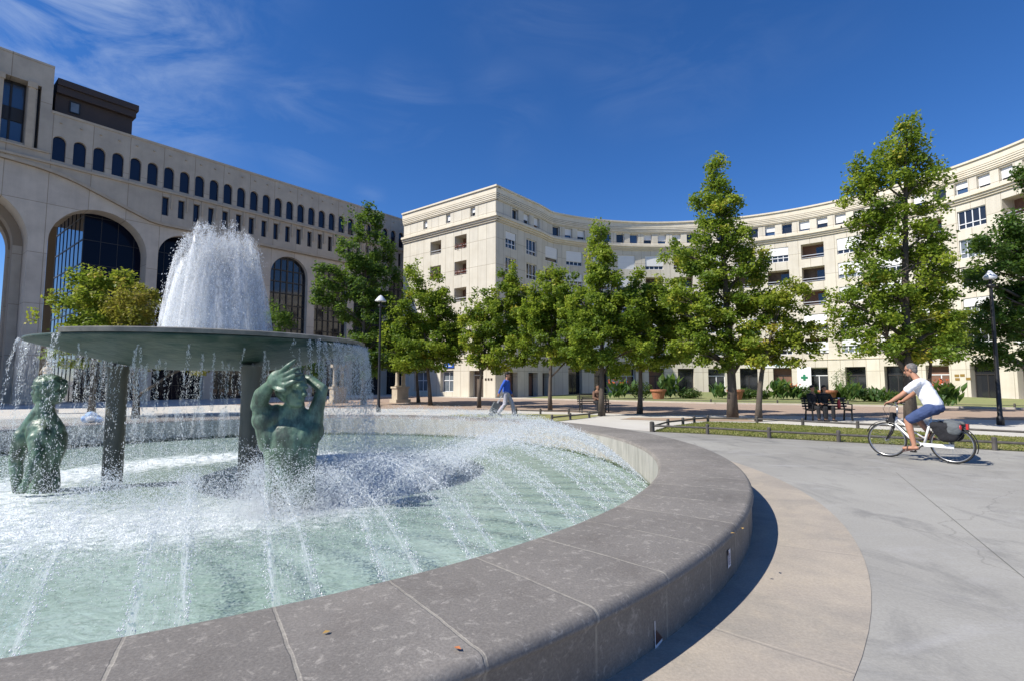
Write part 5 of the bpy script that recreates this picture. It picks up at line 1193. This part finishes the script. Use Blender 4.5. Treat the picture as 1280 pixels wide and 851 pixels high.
# lawn rising gently to the wall
mb = MB(); nu, nv = 60, 10
for i in range(nu):
    for j in range(nv):
        def g(i, j):
            t = i / nu; k = t * (len(KERB) - 2) + 1; k = min(k, len(KERB) - 1.0001); a = Vector(KERB[int(k)]); b = Vector(KERB[int(k) + 1]); p = a.lerp(b, k - int(k))
            s = 13.0 + t * 58; q = CP.pt(s, 0, .6).xy; r_ = p.lerp(q, j / nv); v = Vector((r_.x, r_.y, 0)); v.z = lawn_z(v) if j else .012; return v
        mb.quad([g(i, j), g(i + 1, j), g(i + 1, j + 1), g(i, j + 1)])
tag(mb.build('far_lawn', MT['lawn_far'], weld=True, smooth=True), kind='structure')
mb = MB()
for a, b in zip(KERB[1:], KERB[2:]):
    a = Vector(a); b = Vector(b); t = (b - a).normalized(); n = Vector((t.y, -t.x)) if Vector((t.y, -t.x)).dot(-a) > 0 else Vector((-t.y, t.x))
    c = (a + b) / 2 + n * .10; mb.box((c.x, c.y, .05), ((b - a).length, .2, .12), Matrix.Rotation(math.atan2(t.y, t.x), 3, 'Z'))
tag(mb.build('kerb', MT['kerb']), kind='structure')
def bush(px, d, w_, h_, label, mat='shrub', seed=0, leaf=.09, n=900):
    p = at_lawn(px, d); p.z = lawn_z(p); e = empty('shrub', p, 0, label, 'shrub', 'shrubs along the crescent wall'); r_ = np.random.default_rng(seed)
    u = rand_unit(r_, n) * r_.uniform(.3, 1, (n, 1)) ** .5; c = u * [w_ / 2, w_ / 2.4, h_ / 2] + [0, 0, h_ / 2]; c += r_.normal(0, .05, c.shape)
    leaf_mesh('foliage', c, u + [0, 0, .5] + r_.normal(0, .5, c.shape), r_.uniform(.6, 1.2, n) * leaf, np.clip(r_.random(n) ** 1.5, 0, 1), MT[mat], e, seed)
    mb = MB(); [mb.tube([(0, 0, 0), (x * .5, 0, h_ * .4), (x, 0, h_ * .7)], [.03, .02, .01], 5) for x in (-w_ * .25, 0, w_ * .25)]; mb.build('stem', MT['bark'], e)
def canna(px, d, w_, h_, label, seed=0, flowers=True, n=46):
    h_ *= .82; w_ *= .92; p = at_lawn(px, d); p.z = lawn_z(p); e = empty('canna_plant', p, 0, label, 'plant', 'canna clumps along the crescent wall'); r_ = random.Random(seed); mb = MB(); tn = []
    for k in range(n):
        x = r_.gauss(0, w_ * .22); y = r_.gauss(0, .25); z = r_.uniform(0, h_ * .55); a = r_.uniform(0, 6.28); lean = r_.uniform(.15, .55); L_ = r_.uniform(.35, .6) * h_; wd = L_ * .22
        dx, dy = math.cos(a) * lean, math.sin(a) * lean; px_, py_ = -math.sin(a) * wd, math.cos(a) * wd
        b0 = Vector((x, y, z)); m_ = b0 + Vector((dx, dy, 1)).normalized() * L_ * .5; t_ = b0 + Vector((dx * 1.6, dy * 1.6, 1)).normalized() * L_
        mb.quad([b0, m_ + Vector((px_, py_, 0)), t_, m_]); mb.quad([b0, m_, t_, m_ - Vector((px_, py_, 0))])
    o = mb.build('leaves', MT['canna'], e); at_ = o.data.attributes.new('tint', 'FLOAT', 'POINT'); at_.data.foreach_set('value', np.repeat(np.random.default_rng(seed).random(len(o.data.vertices) // 4), 4).astype(np.float32))
    if flowers:
        mb = MB()
        for k in range(16):
            c = Vector((r_.gauss(-w_ * .15, w_ * .2), r_.gauss(0, .2), h_ * r_.uniform(.72, .98)))
            for q in range(4): mb.quad([c, c + Vector((r_.uniform(-.1, .1), r_.uniform(-.1, .1), r_.uniform(0, .15))), c + Vector((r_.uniform(-.1, .1), r_.uniform(-.1, .1), r_.uniform(0, .15)))])
        mb.build('flowers', MT['flower'], e)
random.seed(3)
for i, (px, d, w_, h_, nm, fl) in enumerate([(1180, 30, 1.7, 1.9, 'broad canna clump with orange flowers behind the cyclist\'s back', True), (772, 42, 2.4, 2.0, 'orange flowering canna clump behind the spire tree trunk', True), (836, 42, 1.6, 2.6, 'upright banana-like clump left of the central terracotta pot', False),
                                     (898, 41, 1.3, 1.6, 'leafy canna clump just left of the thick grey trunk', False), (972, 39, 1.9, 2.1, 'tall pointed canna clump under the pharmacy lettering', False), (993, 39, 1.1, 1.5, 'small canna clump with orange blooms beside the pharmacy panel', True), (1062, 36, 1.8, 1.7, 'canna clump against the wall between pot and tall tree', False), (1100, 35, 1.4, 1.3, 'low canna clump just left of the two-peaked tree trunk', False)]):
    canna(px, d, w_, h_, nm, i, fl, 70)
for i, (px, d, w_, h_, nm) in enumerate([(800, 42.5, 2.0, 1.5, 'dark rounded shrub beside the reddish tree trunk'), (860, 42, 2.2, .8, 'low dark shrub right of the banana-like clump'), (930, 41, 1.8, .8, 'low shrub behind the thick grey trunk'), (950, 40, 1.4, .7, 'small shrub behind the dark thin trunk'),
                                  (1010, 39, 1.6, 1.0, 'grey-green shrub at the foot of the pharmacy cross panel'), (1085, 36, 1.5, .9, 'short shrub under the crescent shop windows beside the low canna'), (1050, 37.5, 1.1, 1.0, 'shrub right beside the pot with the clipped ball, under the pale vine'), (1118, 34, 1.1, .7, 'smallest shrub by the tall two-peaked trunk')]):
    bush(px, d, w_, h_, nm, seed=i + 40)
bush(1052, 42.5, 1.9, 2.4, 'silvery loose climber spread on the crescent wall between two shop doors', 'shrub', 77, .06, 700)
for i, (px, d, lab) in enumerate([(822, 41.5, 'terracotta pot with clipped green ball left of the central trees'), (918, 39.5, 'terracotta pot partly hidden by the thick grey trunk'), (1033, 37.5, 'wide terracotta pot with clipped ball behind the bench couple')]):
    p = at_lawn(px, d); p.z = lawn_z(p); e = empty('terracotta_pot', p, 0, lab, 'plant pot', 'potted clipped bushes on the far lawn')
    mb = MB(); mb.lathe([(0, 0), (.42, 0), (.56, .60), (.64, .61), (.64, .75), (.57, .75), (.54, .68), (0, .68)], n=24); mb.build('pot', MT['terracotta'], e, smooth=False)
    r_ = np.random.default_rng(i); u = rand_unit(r_, 1500); c = u * [.62, .62, .42] * r_.uniform(.75, 1, (1500, 1)) + [0, 0, .92]; leaf_mesh('clipped_ball', c, u, r_.uniform(.04, .07, 1500), r_.random(1500) * .5, MT['shrub'], e, i)

# grass blades standing on the near lawn
def inside(p, poly):
    x, y = p; c = False; j = len(poly) - 1
    for i in range(len(poly)):
        if (poly[i][1] > y) != (poly[j][1] > y) and x < (poly[j][0] - poly[i][0]) * (y - poly[i][1]) / (poly[j][1] - poly[i][1]) + poly[i][0]: c = not c
        j = i
    return c
rgs = np.random.default_rng(9); pp = []
for x, y in zip(rgs.uniform(4.2, 14.5, 60000), rgs.uniform(9, 19.3, 60000)):
    if inside((x, y), LN) : pp.append((x, y))
pp = np.array(pp); n = len(pp); C = np.c_[pp, np.full(n, .028)]
nr = rgs.normal(0, 1, (n, 3)) * [1, 1, .35]
o = leaf_mesh('grass', C, nr, rgs.uniform(.012, .026, n), np.clip(rgs.random(n) * .9 + .25 * np.sin(pp[:, 0] * 1.3) * np.sin(pp[:, 1] * 1.7), 0, 1), MT['grassblade'], None, 5); tag(o, 'short mown grass of the near lawn', 'grass', kind='stuff')

# ------------------------------------------------------------------ low rails
def railing(posts, label, r_=.03, h_=.27, big=()):
    e = empty('low_railing', (posts[0][0], posts[0][1], 0), 0, label, 'low fence'); o = Vector((posts[0][0], posts[0][1], 0)); L_ = [Vector((p[0], p[1], 0)) - o for p in posts]
    for i, p in enumerate(L_):
        k = 1.35 if i in big else 1
        mb = MB(); mb.tube([p + Vector((0, 0, -.02)), p + Vector((0, 0, h_ * (1.08 if k > 1 else 1))), p + Vector((0, 0, h_ * 1.1 * (1.05 if k > 1 else 1)))], [.05 * k, .05 * k, .03 * k], 10); mb.build('post', MT['grey_rail'], e)
    mb = MB(); mb.tube([p + Vector((0, 0, h_ * .68)) for p in L_], r_, 8); mb.build('rail', MT['grey_rail'], e)
NR = [(4.25, 15.70), (5.66, 14.98), (6.93, 13.95), (8.26, 13.10), (9.5, 12.3), (10.75, 11.55), (12.4, 10.5), (14.2, 9.3)]
railing(NR, 'long low dark rail along the plaza edge of the near lawn, nearest the cyclist', big=(0,))
railing([(4.29, 15.74), (5.25, 17.40), (5.97, 18.05), (6.63, 18.8), (7.30, 19.25), (8.89, 18.75), (9.96, 17.7), (11.1, 16.6), (13.0, 14.8), (15, 12.9)], 'low dark rail round the far side of the near lawn, before the bench couple', h_=.24)
railing([(0.2, 24.1), (1.3, 23.6), (2.6, 23.6), (4.1, 22.9), (3.2, 21.4), (2.3, 20.4), (1.5, 19.4)], 'low rail round the small lawn beyond the fountain spray', h_=.25)
FK = [(CPp) for CPp in [(5.5, 40.2), (9.5, 37.2), (13.4, 34.7), (17, 33), (20.6, 31.6), (24, 29.9), (27.4, 28.1), (31, 26.3)]]
railing(FK, 'thin low rail along the kerb of the far lawn', r_=.016, h_=.28)

# ------------------------------------------------------------------ lamps
def lamp(p, label, tall, white):
    e = empty('street_lamp', p, 0, label, 'street lamp', 'street lamps of the square'); H_ = tall
    mb = MB(); mb.lathe([(0, 0), (.11, 0), (.11, .25), (.075, .32), (.06, H_ * .5), (.05, H_ - .62)], n=14); mb.build('pole', MT['black_metal'], e, smooth=True)
    mb = MB(); mb.lathe([(.05, H_ - .62), (.11, H_ - .58), (.13, H_ - .50), (.05, H_ - .46), (.04, H_ - .30)], n=14); mb.build('collar', MT['black_metal'], e, smooth=True)
    mb = MB(); mb.lathe([(.28, H_ - .30), (.27, H_ - .26), (.10, H_ - .05), (.03, H_), (0, H_)] if white else [(.16, H_ - .30), (.20, H_ - .24), (.19, H_ - .20), (.08, H_ - .05), (.03, H_ + .02), (0, H_ + .02)], n=20); mb.lathe([(.0, H_ - .31), (.27 if white else .16, H_ - .30)], n=20); mb.build('lamp_shade', MT['lampglass'], e, smooth=True)
    if white:
        mb = MB(); mb.box((.12, 0, H_ - .56), (.26, .05, .07)); mb.build('bracket', MT['black_metal'], e)
lamp(Vector((-6.55, 25.3, 0)), 'slender black lamp post with a white conical shade before the dark tree', 5.75, True)
lamp(Vector((16.96, 17.94, 0)), 'thick black lamp post with a small grey cap near the picture edge behind the cyclist', 5.4, False)

# ------------------------------------------------------------------ benches
def bench(p, rz, w_, label):
    e = empty('park_bench', p, rz, label, 'bench', 'black slatted park benches')
    mb = MB()
    for k in range(5): mb.box((0, -.20 + k * .10, .44), (w_, .075, .03))
    mb.build('seat', MT['wood_bench'], e)
    mb = MB()
    for k in range(4): mb.box((0, .27 + k * .02, .54 + k * .10), (w_, .025, .07))
    mb.build('backrest', MT['wood_bench'], e)
    for x in (-w_ / 2 + .12, w_ / 2 - .12):
        mb = MB(); mb.tube([(x, -.22, 0), (x, -.20, .42)], [.035, .03], 8); mb.tube([(x, .28, 0), (x, .22, .42), (x, .34, .88)], [.035, .03, .025], 8); mb.tube([(x, -.22, .40), (x, .24, .40)], .03, 8); mb.tube([(x, -.24, .62), (x, .25, .64)], .022, 6); mb.tube([(x, -.22, .42), (x, -.24, .62)], .022, 6)
        mb.build('leg', MT['black_metal'], e)
    return e
bench(Vector(((1033 - 640) / 640 * 20.0, 20.0, .008)), R(0), 1.75, 'black slatted bench carrying two people and a red bottle')
bench(Vector(((742 - 640) / 640 * 25.0, 25.0, .008)), R(6), 1.55, 'black slatted bench half hidden by the spire tree trunk')
def sitter(p, rz, label, top, hair, legs, long=False, lean=0, grp='people sitting on the bench'):
    e = empty('person', p, rz, label, 'person', grp); P, H, W, eu = head((0, .10 - lean, 1.24), (.05, -1, -.25), s=.98)
    body = [('c', (0, .12, .50), (0, .12 - lean * .6, .95), .14, .15), ('c', (0, .10 - lean, 1.02), (0, .10 - lean, 1.18), .055, .05)]
    arm = []
    for s in (-1, 1):
        body += [('c', (s * .10, .08, .50), (s * .13, -.34, .50), .085, .065), ('c', (s * .13, -.34, .50), (s * .13, -.36, .09), .06, .042), ('c', (s * .13, -.34, .04), (s * .14, -.50, .03), .040, .035)]
        a, b, c = Vector((s * .19, .10 - lean, .98)), Vector((s * .25, -.02 - lean, .72)), Vector((s * .08, -.24, .66)); body += [('c', a, b, .052, .042), ('c', b, c, .040, .030)] + hand(c, (-s * .4, -.8, 0), (0, 0, -1), .95, .5, .1, s)
        arm += [('c', a, b, .066, .056), ('c', b, c.lerp(b, .25), .052, .045)]
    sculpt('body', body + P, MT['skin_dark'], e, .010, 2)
    sculpt('top', [('c', (0, .12, .52), (0, .12 - lean * .6, .88), .165, .16), ('e', (0, .10 - lean, .96), (.215, .13, .10), (0, 0, 0))] + arm, top, e, .014, 3, disp=.02)
    sculpt('trousers', sum([[('c', (s * .09, .10, .50), (s * .13, -.34, .50), .105, .082), ('c', (s * .13, -.34, .50), (s * .13, -.36, .14), .075, .06)] for s in (-1, 1)], [('e', (0, .12, .52), (.18, .14, .10), (0, 0, 0))]), legs, e, .014, 3)
    sculpt('shoes', sum([[('c', (s * .13, -.34, .04), (s * .14, -.52, .035), .048, .042)] for s in (-1, 1)], []), MT['black_cloth'], e, .012, 2)
    if long: H = H + [('c', W(-.05, 0, 0), W(-.07, 0, -.26), .085, .07)]
    sculpt('hair', H, hair, e, .012, 2)
BY = 20.0
sitter(Vector(((1016 - 640) / 640 * BY, BY, 0)), R(8), 'person in black with short dark hair at the end of the bench', MT['black_cloth'], MT['hair_dark'], MT['black_cloth'])
sitter(Vector(((1028.5 - 640) / 640 * BY, BY, 0)), R(-6), 'person in black with long dark hair in the middle of the bench', MT['black_cloth'], MT['hair_dark'], MT['black_cloth'], True, .08)
e = empty('red_bottle', Vector(((1045.5 - 640) / 640 * BY, BY - .02, .459)), 0, 'red drink bottle standing on the bench beside the couple', 'bottle')
mb = MB(); mb.lathe([(0, 0), (.055, 0), (.06, .02), (.06, .26), (.03, .34), (.025, .38)], n=14); mb.build('flask', MT['red_plastic'], e, smooth=True)
mb = MB(); mb.lathe([(.03, .38), (.03, .43), (0, .43)], n=12); mb.build('cap', MT['paper'], e)
sitter(Vector(((746.5 - 640) / 640 * 25, 25.0, 0)), R(10), 'person in dark clothes sitting alone on the farther bench', MT['brownwall'], MT['hair_dark'], MT['black_cloth'], False, .1, 'lone bench sitter')

# ------------------------------------------------------------------ walking person in blue pulling a trolley
WD = 22.3; wx = (633 - 640) / 640 * WD
e = empty('person', (wx, WD, 0), R(-90), 'person in bright blue long-sleeved top and pale trousers walking past the fountain', 'person')   # local -Y is forward -> heading +X... rotated below
e.rotation_euler = (0, 0, R(75)); e.scale = (1.07, 1.07, 1.07)
# local: forward = -Y
P, H, W, eu = head((0, -.05, 1.66), (0, -1, -.12), s=1.0)
body = [('c', (0, 0, .98), (0, .0, 1.35), .125, .14), ('c', (0, -.02, 1.45), (0, -.04, 1.60), .055, .05),
        ('c', (.09, 0, .92), (.10, -.22, .52), .09, .062), ('c', (.10, -.22, .52), (.10, -.30, .12), .058, .04), ('c', (.10, -.28, .06), (.11, -.46, .05), .04, .035),
        ('c', (-.09, 0, .92), (-.10, .02, .50), .09, .062), ('c', (-.10, .02, .50), (-.10, .28, .16), .058, .04), ('c', (-.10, .30, .10), (-.10, .18, .03), .04, .035)]
armL = [Vector((.20, 0, 1.42)), Vector((.24, -.02, 1.13)), Vector((.24, -.16, .90))]; armR = [Vector((-.20, 0, 1.42)), Vector((-.25, .14, 1.16)), Vector((-.25, .24, .93))]
for A_, s in ((armL, 1), (armR, -1)): body += [('c', A_[0], A_[1], .052, .043), ('c', A_[1], A_[2], .040, .030)] + hand(A_[2], (A_[2] - A_[1]), (-s, 0, 0), .95, .6, .08, 1)
sculpt('body', body + P, MT['skin'], e, .010, 2)
sculpt('jumper', [('c', (0, 0, 1.0), (0, 0, 1.32), .155, .16), ('e', (0, 0, 1.38), (.225, .135, .10), (0, 0, 0))] + sum([[('c', A_[0], A_[1], .068, .058), ('c', A_[1], A_[2].lerp(A_[1], .1), .055, .045)] for A_ in (armL, armR)], []), MT['blue_shirt'], e, .014, 3, disp=.02)
sculpt('trousers', [('e', (0, 0, .95), (.175, .14, .13), (0, 0, 0)), ('c', (.09, 0, .92), (.10, -.22, .52), .11, .09), ('c', (.10, -.22, .52), (.10, -.30, .12), .088, .078), ('c', (-.09, 0, .92), (-.10, .02, .50), .11, .09), ('c', (-.10, .02, .50), (-.10, .27, .18), .088, .075)], MT['greytrouser'], e, .014, 3, disp=.03)
sculpt('shoes', [('c', (.10, -.27, .05), (.11, -.47, .045), .05, .042), ('c', (-.10, .32, .10), (-.10, .18, .04), .048, .042)], MT['black_cloth'], e, .012, 2)
sculpt('hair', H + [('e', W(-.03, 0, .07), (.10, .10, .07), (0, 0, 0))], MT['hair_dark'], e, .012, 1, disp=.03)
mb = MB()
e2 = empty('shopping_trolley', (wx - .50, WD + .1, 0), R(12), 'small dark wheeled trolley bag pulled behind the person in blue', 'trolley')
mb.box((0, 0, .36), (.30, .24, .46), Matrix.Rotation(R(28), 3, 'Y')); mb.build('bag', MT['grey_cloth'], e2)
mb = MB(); mb.tube([(-.16, -.1, .08), (.17, -.1, .66), (.30, -.02, .88)], .012, 6); mb.tube([(-.16, .1, .08), (.17, .1, .66), (.30, .02, .88)], .012, 6); mb.build('handle', MT['rail'], e2)
for y in (-.16, .16):
    mb = MB(); mb.tube([(-.17, y - .015, .08), (-.17, y + .015, .08)], .08, 16); mb.build('wheel', MT['tyre'], e2)

# backpack left on the far coping
q = at(110, 516, 14.2); e = empty('backpack', (q.x, 14.35, HC), R(20), 'pale blue and white bag lying on the far coping behind the falling water', 'bag')
sculpt('bag', [('c', (-.14, 0, .11), (.12, 0, .10), .11, .10), ('e', (-.02, 0, .17), (.16, .11, .13), (0, .2, 0)), ('e', (.16, -.02, .08), (.12, .10, .08), (0, 0, 0))], MT['bluebag'], e, .015, 2, disp=.05)
sculpt('front_pocket', [('e', (.0, -.10, .11), (.12, .05, .08), (0, .1, 0))], MT['paper'], e, .012, 2)
mb = MB(); mb.tube([(-.1, 0, .26), (-.04, 0, .34), (.05, 0, .34), (.09, 0, .24)], .012, 6); mb.build('strap', MT['black_cloth'], e)

# ------------------------------------------------------------------ bicycle and cyclist (local: x forward, y to the rider's left, z up)
BR = Vector((8.2515, 9.7154, 0)); BF = Vector((7.6671, 10.5914, 0)); fd = (BF - BR).normalized(); BA = math.atan2(fd.y, fd.x)
bk = empty('bicycle', BR, BA, 'white city bicycle with black panniers ridden across the plaza', 'bicycle')
def wheel(x, r_):
    mb = MB(); n = 40; Rr = r_ - .018
    mb.lathe([(Rr + .018 * math.cos(t), .018 * math.sin(t)) for t in np.linspace(0, 2 * math.pi, 9)], n=n)
    mb.v = [(x + v[0], v[2], r_ + v[1]) for v in mb.v]; t = mb.build('wheel', MT['tyre'], bk, smooth=True)
    mb = MB(); mb.lathe([(Rr - .020 + .010 * math.cos(q), .012 * math.sin(q)) for q in np.linspace(0, 2 * math.pi, 7)], n=n); mb.v = [(x + v[0], v[2], r_ + v[1]) for v in mb.v]; mb.build('rim', MT['chrome'], t, smooth=True)
    mb = MB()
    for k in range(28):
        a = 2 * math.pi * k / 28; mb.tube([(x + .02 * math.cos(a + 1), .03 * (-1) ** k, r_ + .02 * math.sin(a + 1)), (x + (Rr - .02) * math.cos(a), 0, r_ + (Rr - .02) * math.sin(a))], .0013, 4, False)
    mb.tube([(x, -.05, r_), (x, .05, r_)], .02, 10); mb.build('spokes', MT['chrome'], t)
    mb = MB(); mb.lathe([(r_ + .022, -.024), (r_ + .030, -.012), (r_ + .030, .012), (r_ + .022, .024)], n=26, a0=R(10 if x < .5 else 20), a1=R(200 if x < .5 else 150)); mb.v = [(x + v[0], v[2], r_ + v[1]) for v in mb.v]; mb.build('mudguard', MT['black_metal'], bk, smooth=True)
wheel(0, .35); wheel(1.053, .35)
fr = MB(); bb = Vector((.44, 0, .29)); ht = Vector((.86, 0, .82)); hb = Vector((.90, 0, .66)); st = Vector((.30, 0, .82))
fr.tube([hb + Vector((-.01, 0, .02)), Vector((.66, 0, .42)), bb + Vector((.03, 0, .02))], [.024, .024, .024], 10); fr.tube([ht, hb], .024, 10); fr.tube([ht + Vector((0, 0, -.04)), Vector((.62, 0, .56)), Vector((.40, 0, .42))], .016, 8)
fr.tube([bb, st], .022, 10)
for y in (-.05, .05): fr.tube([bb, Vector((0, y, .35))], .011, 8); fr.tube([st + Vector((.03, 0, -.12)), Vector((0, y, .35))], .009, 8)
fr.build('frame', MT['white_paint'], bk, smooth=True)
mb = MB(); mb.tube([hb, Vector((.93, 0, .60))], .02, 8)
for y in (-.045, .045): mb.tube([Vector((.93, y, .62)), Vector((.985, y, .47)), Vector((1.053, y, .35))], [.020, .018, .013], 8)
mb.build('fork', MT['black_metal'], bk, smooth=True)
mb = MB(); mb.box((.22, .055, .315), (.52, .018, .065)); mb.build('chain_guard', MT['white_paint'], bk)
mb = MB(); mb.tube([ht, Vector((.84, 0, 1.02))], .014, 8)
for s in (-1, 1): mb.tube([Vector((.84, 0, 1.03)), Vector((.90, s * .10, 1.07)), Vector((.96, s * .22, 1.10)), Vector((.92, s * .29, 1.09)), Vector((.82, s * .30, 1.07))], .011, 8)
hbar = mb.build('handlebar', MT['chrome'], bk, smooth=True)
for s in (-1, 1):
    mb = MB(); mb.tube([Vector((.95, s * .275, 1.095)), Vector((.81, s * .302, 1.068))], .017, 8); mb.build('grip', MT['black_metal'], hbar)
mb = MB()
for s in (-1, 1): mb.tube([Vector((.95, s * .2, 1.09)), Vector((1.04, s * .14, .98)), Vector((1.0, s * .05, .80)), Vector((.95, 0, .62))], .0035, 5)
mb.build('brake_cable', MT['black_metal'], hbar)
mb = MB(); mb.lathe([(0, -.03), (.03, -.03), (.042, .02), (.04, .045), (0, .05)], n=14); mb.v = [(1.0 + v[2], v[1], .74 + v[0]) for v in mb.v]; mb.build('headlight', MT['black_metal'], bk, smooth=True)
mb = MB(); mb.box((.93, 0, .80), (.09, .12, .20), Matrix.Rotation(R(-12), 3, 'Y')); mb.build('front_bag', MT['black_cloth'], bk)
mb = MB(); mb.tube([st, Vector((.275, 0, .93))], .014, 8); mb.build('seat_post', MT['chrome'], bk)
sculpt('saddle', [('e', (.22, 0, .965), (.13, .095, .035), (0, 0, 0)), ('c', (.26, 0, .97), (.42, 0, .965), .04, .022)], MT['black_cloth'], bk, .01, 2)
mb = MB()
for y in (-.06, .06): mb.tube([(.20, y, .74), (-.22, y, .75)], .006, 6); mb.tube([(-.12, y, .75), (0, y, .36)], .005, 6); mb.tube([(.08, y, .75), (0, y, .36)], .005, 6)
for x in (-.2, -.1, 0, .1): mb.tube([(x, -.06, .75), (x, .06, .75)], .005, 6)
mb.build('luggage_rack', MT['black_metal'], bk)
mb = MB(); mb.tube([(.44, -.09, .29), (.44, .09, .29)], .018, 8); mb.tube([(.44, .09, .29), (.565, .095, .175)], .011, 6); mb.tube([(.44, -.09, .29), (.315, -.095, .405)], .011, 6); mb.lathe([(.09, -.004), (.095, 0), (.09, .004)], n=24)
ck = mb.build('crank', MT['black_metal'], bk)
for c_ in ((.565, .14, .17), (.315, -.14, .41)):
    mb = MB(); mb.box(c_, (.09, .08, .02)); mb.build('pedal', MT['black_metal'], ck)
mb = MB(); mb.box((-.24, 0, .70), (.035, .07, .10)); mb.build('rear_light', MT['red_plastic'], bk)
for s in (1, -1):
    e = empty('pannier_bag', BR, BA, 'black and grey pannier bag hanging on the side of the bicycle rack nearest the camera' if s > 0 else 'black pannier bag hanging on the far side of the bicycle rack', 'pannier')
    sculpt('bag', [('e', (.08, s * .14, .62), (.17, .07, .15), (0, 0, 0)), ('e', (.02, s * .14, .52), (.17, .065, .12), (0, 0, 0)), ('c', (-.10, s * .14, .68), (.22, s * .14, .70), .07, .07)], MT['black_cloth'], e, .014, 2, disp=.03)
    sculpt('flap', [('e', (-.07, s * .155, .66), (.13, .065, .13), (0, .3, 0)), ('c', (-.14, s * .10, .75), (.05, s * .10, .77), .04, .04)], MT['grey_cloth'], e, .014, 2, disp=.03)
    if s > 0: sculpt('reflector_patch', [('e', (-.17, s * .15, .68), (.03, .04, .06), (0, 0, 0))], MT['red_plastic'], e, .01, 1)
rd = empty('person', BR, BA, 'grey-haired cyclist in white t-shirt, blue shorts and sunglasses riding the white bicycle', 'person')
P, H, W, eu = head((.585, .0, 1.755), (1, .12, -.22), s=1.02)
hipz = Vector((.25, 0, 1.04)); chest = Vector((.40, 0, 1.38)); neck = Vector((.49, 0, 1.58))
body = [('c', hipz + Vector((0, 0, .02)), (.33, 0, 1.24), .13, .13), ('c', (.33, 0, 1.24), (.42, 0, 1.45), .13, .135), ('c', (.46, 0, 1.52), (.555, 0, 1.69), .062, .056)]
legL = [Vector((.27, .10, 1.0)), Vector((.64, .12, .76)), Vector((.55, .13, .30))]; legR = [Vector((.27, -.10, 1.0)), Vector((.60, -.12, .86)), Vector((.36, -.13, .50))]
for A_, s in ((legL, 1), (legR, -1)):
    toe = A_[2] + Vector((.17, 0, -.08)) if s > 0 else A_[2] + Vector((.17, 0, -.05))
    body += [('c', A_[0], A_[1], .098, .064), ('c', A_[1], A_[1].lerp(A_[2], .35), .062, .062), ('c', A_[1].lerp(A_[2], .3), A_[2], .062, .038), ('c', A_[2] + Vector((-.02, 0, -.055)), toe, .038, .032), ('e', A_[2] + Vector((-.03, 0, -.06)), (.045, .036, .04), (0, 0, 0)), ('c', A_[2], A_[2] + Vector((.02, 0, -.06)), .038, .036)]
arms = []
for s in (1, -1):
    sh = Vector((.44, s * .185, 1.50)); el = Vector((.66, s * .27, 1.27)); wr = Vector((.84, s * .295, 1.135)); arms.append((sh, el, wr))
    body += [('c', sh, el, .056, .046), ('c', el, el.lerp(wr, .4), .045, .042), ('c', el.lerp(wr, .4), wr, .042, .030)] + hand(wr, (.85, s * .05, -.30), (0, 0, -1), 1.0, 1.0, .06, -s)
sculpt('body', body + P, MT['skin'], rd, .009, 2)
tsh = [('c', hipz + Vector((.0, 0, .06)), (.33, 0, 1.26), .155, .155), ('c', (.33, 0, 1.26), (.40, 0, 1.42), .155, .15), ('e', (.43, 0, 1.49), (.12, .215, .10), (0, .3, 0))]
for sh, el, wr in arms: tsh.append(('c', sh, sh.lerp(el, .58), .075, .072))
sculpt('t_shirt', tsh, MT['tshirt'], rd, .011, 3, disp=.022)
sh_ = [('e', (.24, 0, 1.03), (.17, .17, .11), (0, 0, 0))]
for A_, s in ((legL, 1), (legR, -1)): sh_ += [('c', A_[0], A_[0].lerp(A_[1], .84), .120, .098)]
sculpt('shorts', sh_, MT['shorts'], rd, .012, 3, disp=.02)
sculpt('hair', [('e', W(-.026, 0, .040), (.101, .085, .092), eu), ('e', W(-.058, 0, -.015), (.054, .076, .074), eu), ('e', W(-.012, .068, .012), (.026, .016, .036), eu), ('e', W(-.012, -.068, .012), (.026, .016, .036), eu)], MT['hair_grey'], rd, .010, 2, disp=.006)
mb = MB(); [mb.box(W(.088, y, .014), (.010, .052, .030), Euler((0, 0, .12)).to_matrix()) for y in (-.034, .034)]; [mb.box(W(.045, y, .018), (.09, .006, .012)) for y in (-.078, .078)]; mb.build('sunglasses', MT['black_metal'], rd)
for A_, s in ((legL, 1), (legR, -1)):
    f = A_[2] + Vector((.06, 0, -.105)); mb = MB(); mb.box(f, (.27, .095, .022), Matrix.Rotation(R(16), 3, 'Y')); mb.tube([f + Vector((.05, -.05, 0)), f + Vector((.045, -.02, .065)), f + Vector((.045, .02, .065)), f + Vector((.05, .05, 0))], .012, 6); mb.build('sandal', MT['sandal'], rd)

# fallen leaves on the coping
for i, (px, py) in enumerate([(916, 666), (928, 660), (572, 810), (408, 790)]):
    q = atz(px, py, HC + .01); mb = MB(); a = i * 1.3
    mb.quad([(.02 * math.cos(a), .02 * math.sin(a), .002), (-.012 * math.sin(a), .012 * math.cos(a), .006), (-.02 * math.cos(a), -.02 * math.sin(a), .002), (.012 * math.sin(a), -.012 * math.cos(a), .007)])
    o = mb.build('fallen_leaf', M('dry_leaf', (.40, .14, .05) if i > 1 else (.45, .28, .08), .8) if i in (0, 2) else bpy.data.materials['dry_leaf'], loc=q)
    tag(o, ['yellow dry leaf on the coping edge above the white sticker', 'small yellow leaf on the coping edge just beyond the first', 'reddish dry leaf on the nearest coping block', 'reddish petal by the coping joint near the frame bottom'][i], 'leaf', 'fallen leaves on the coping')
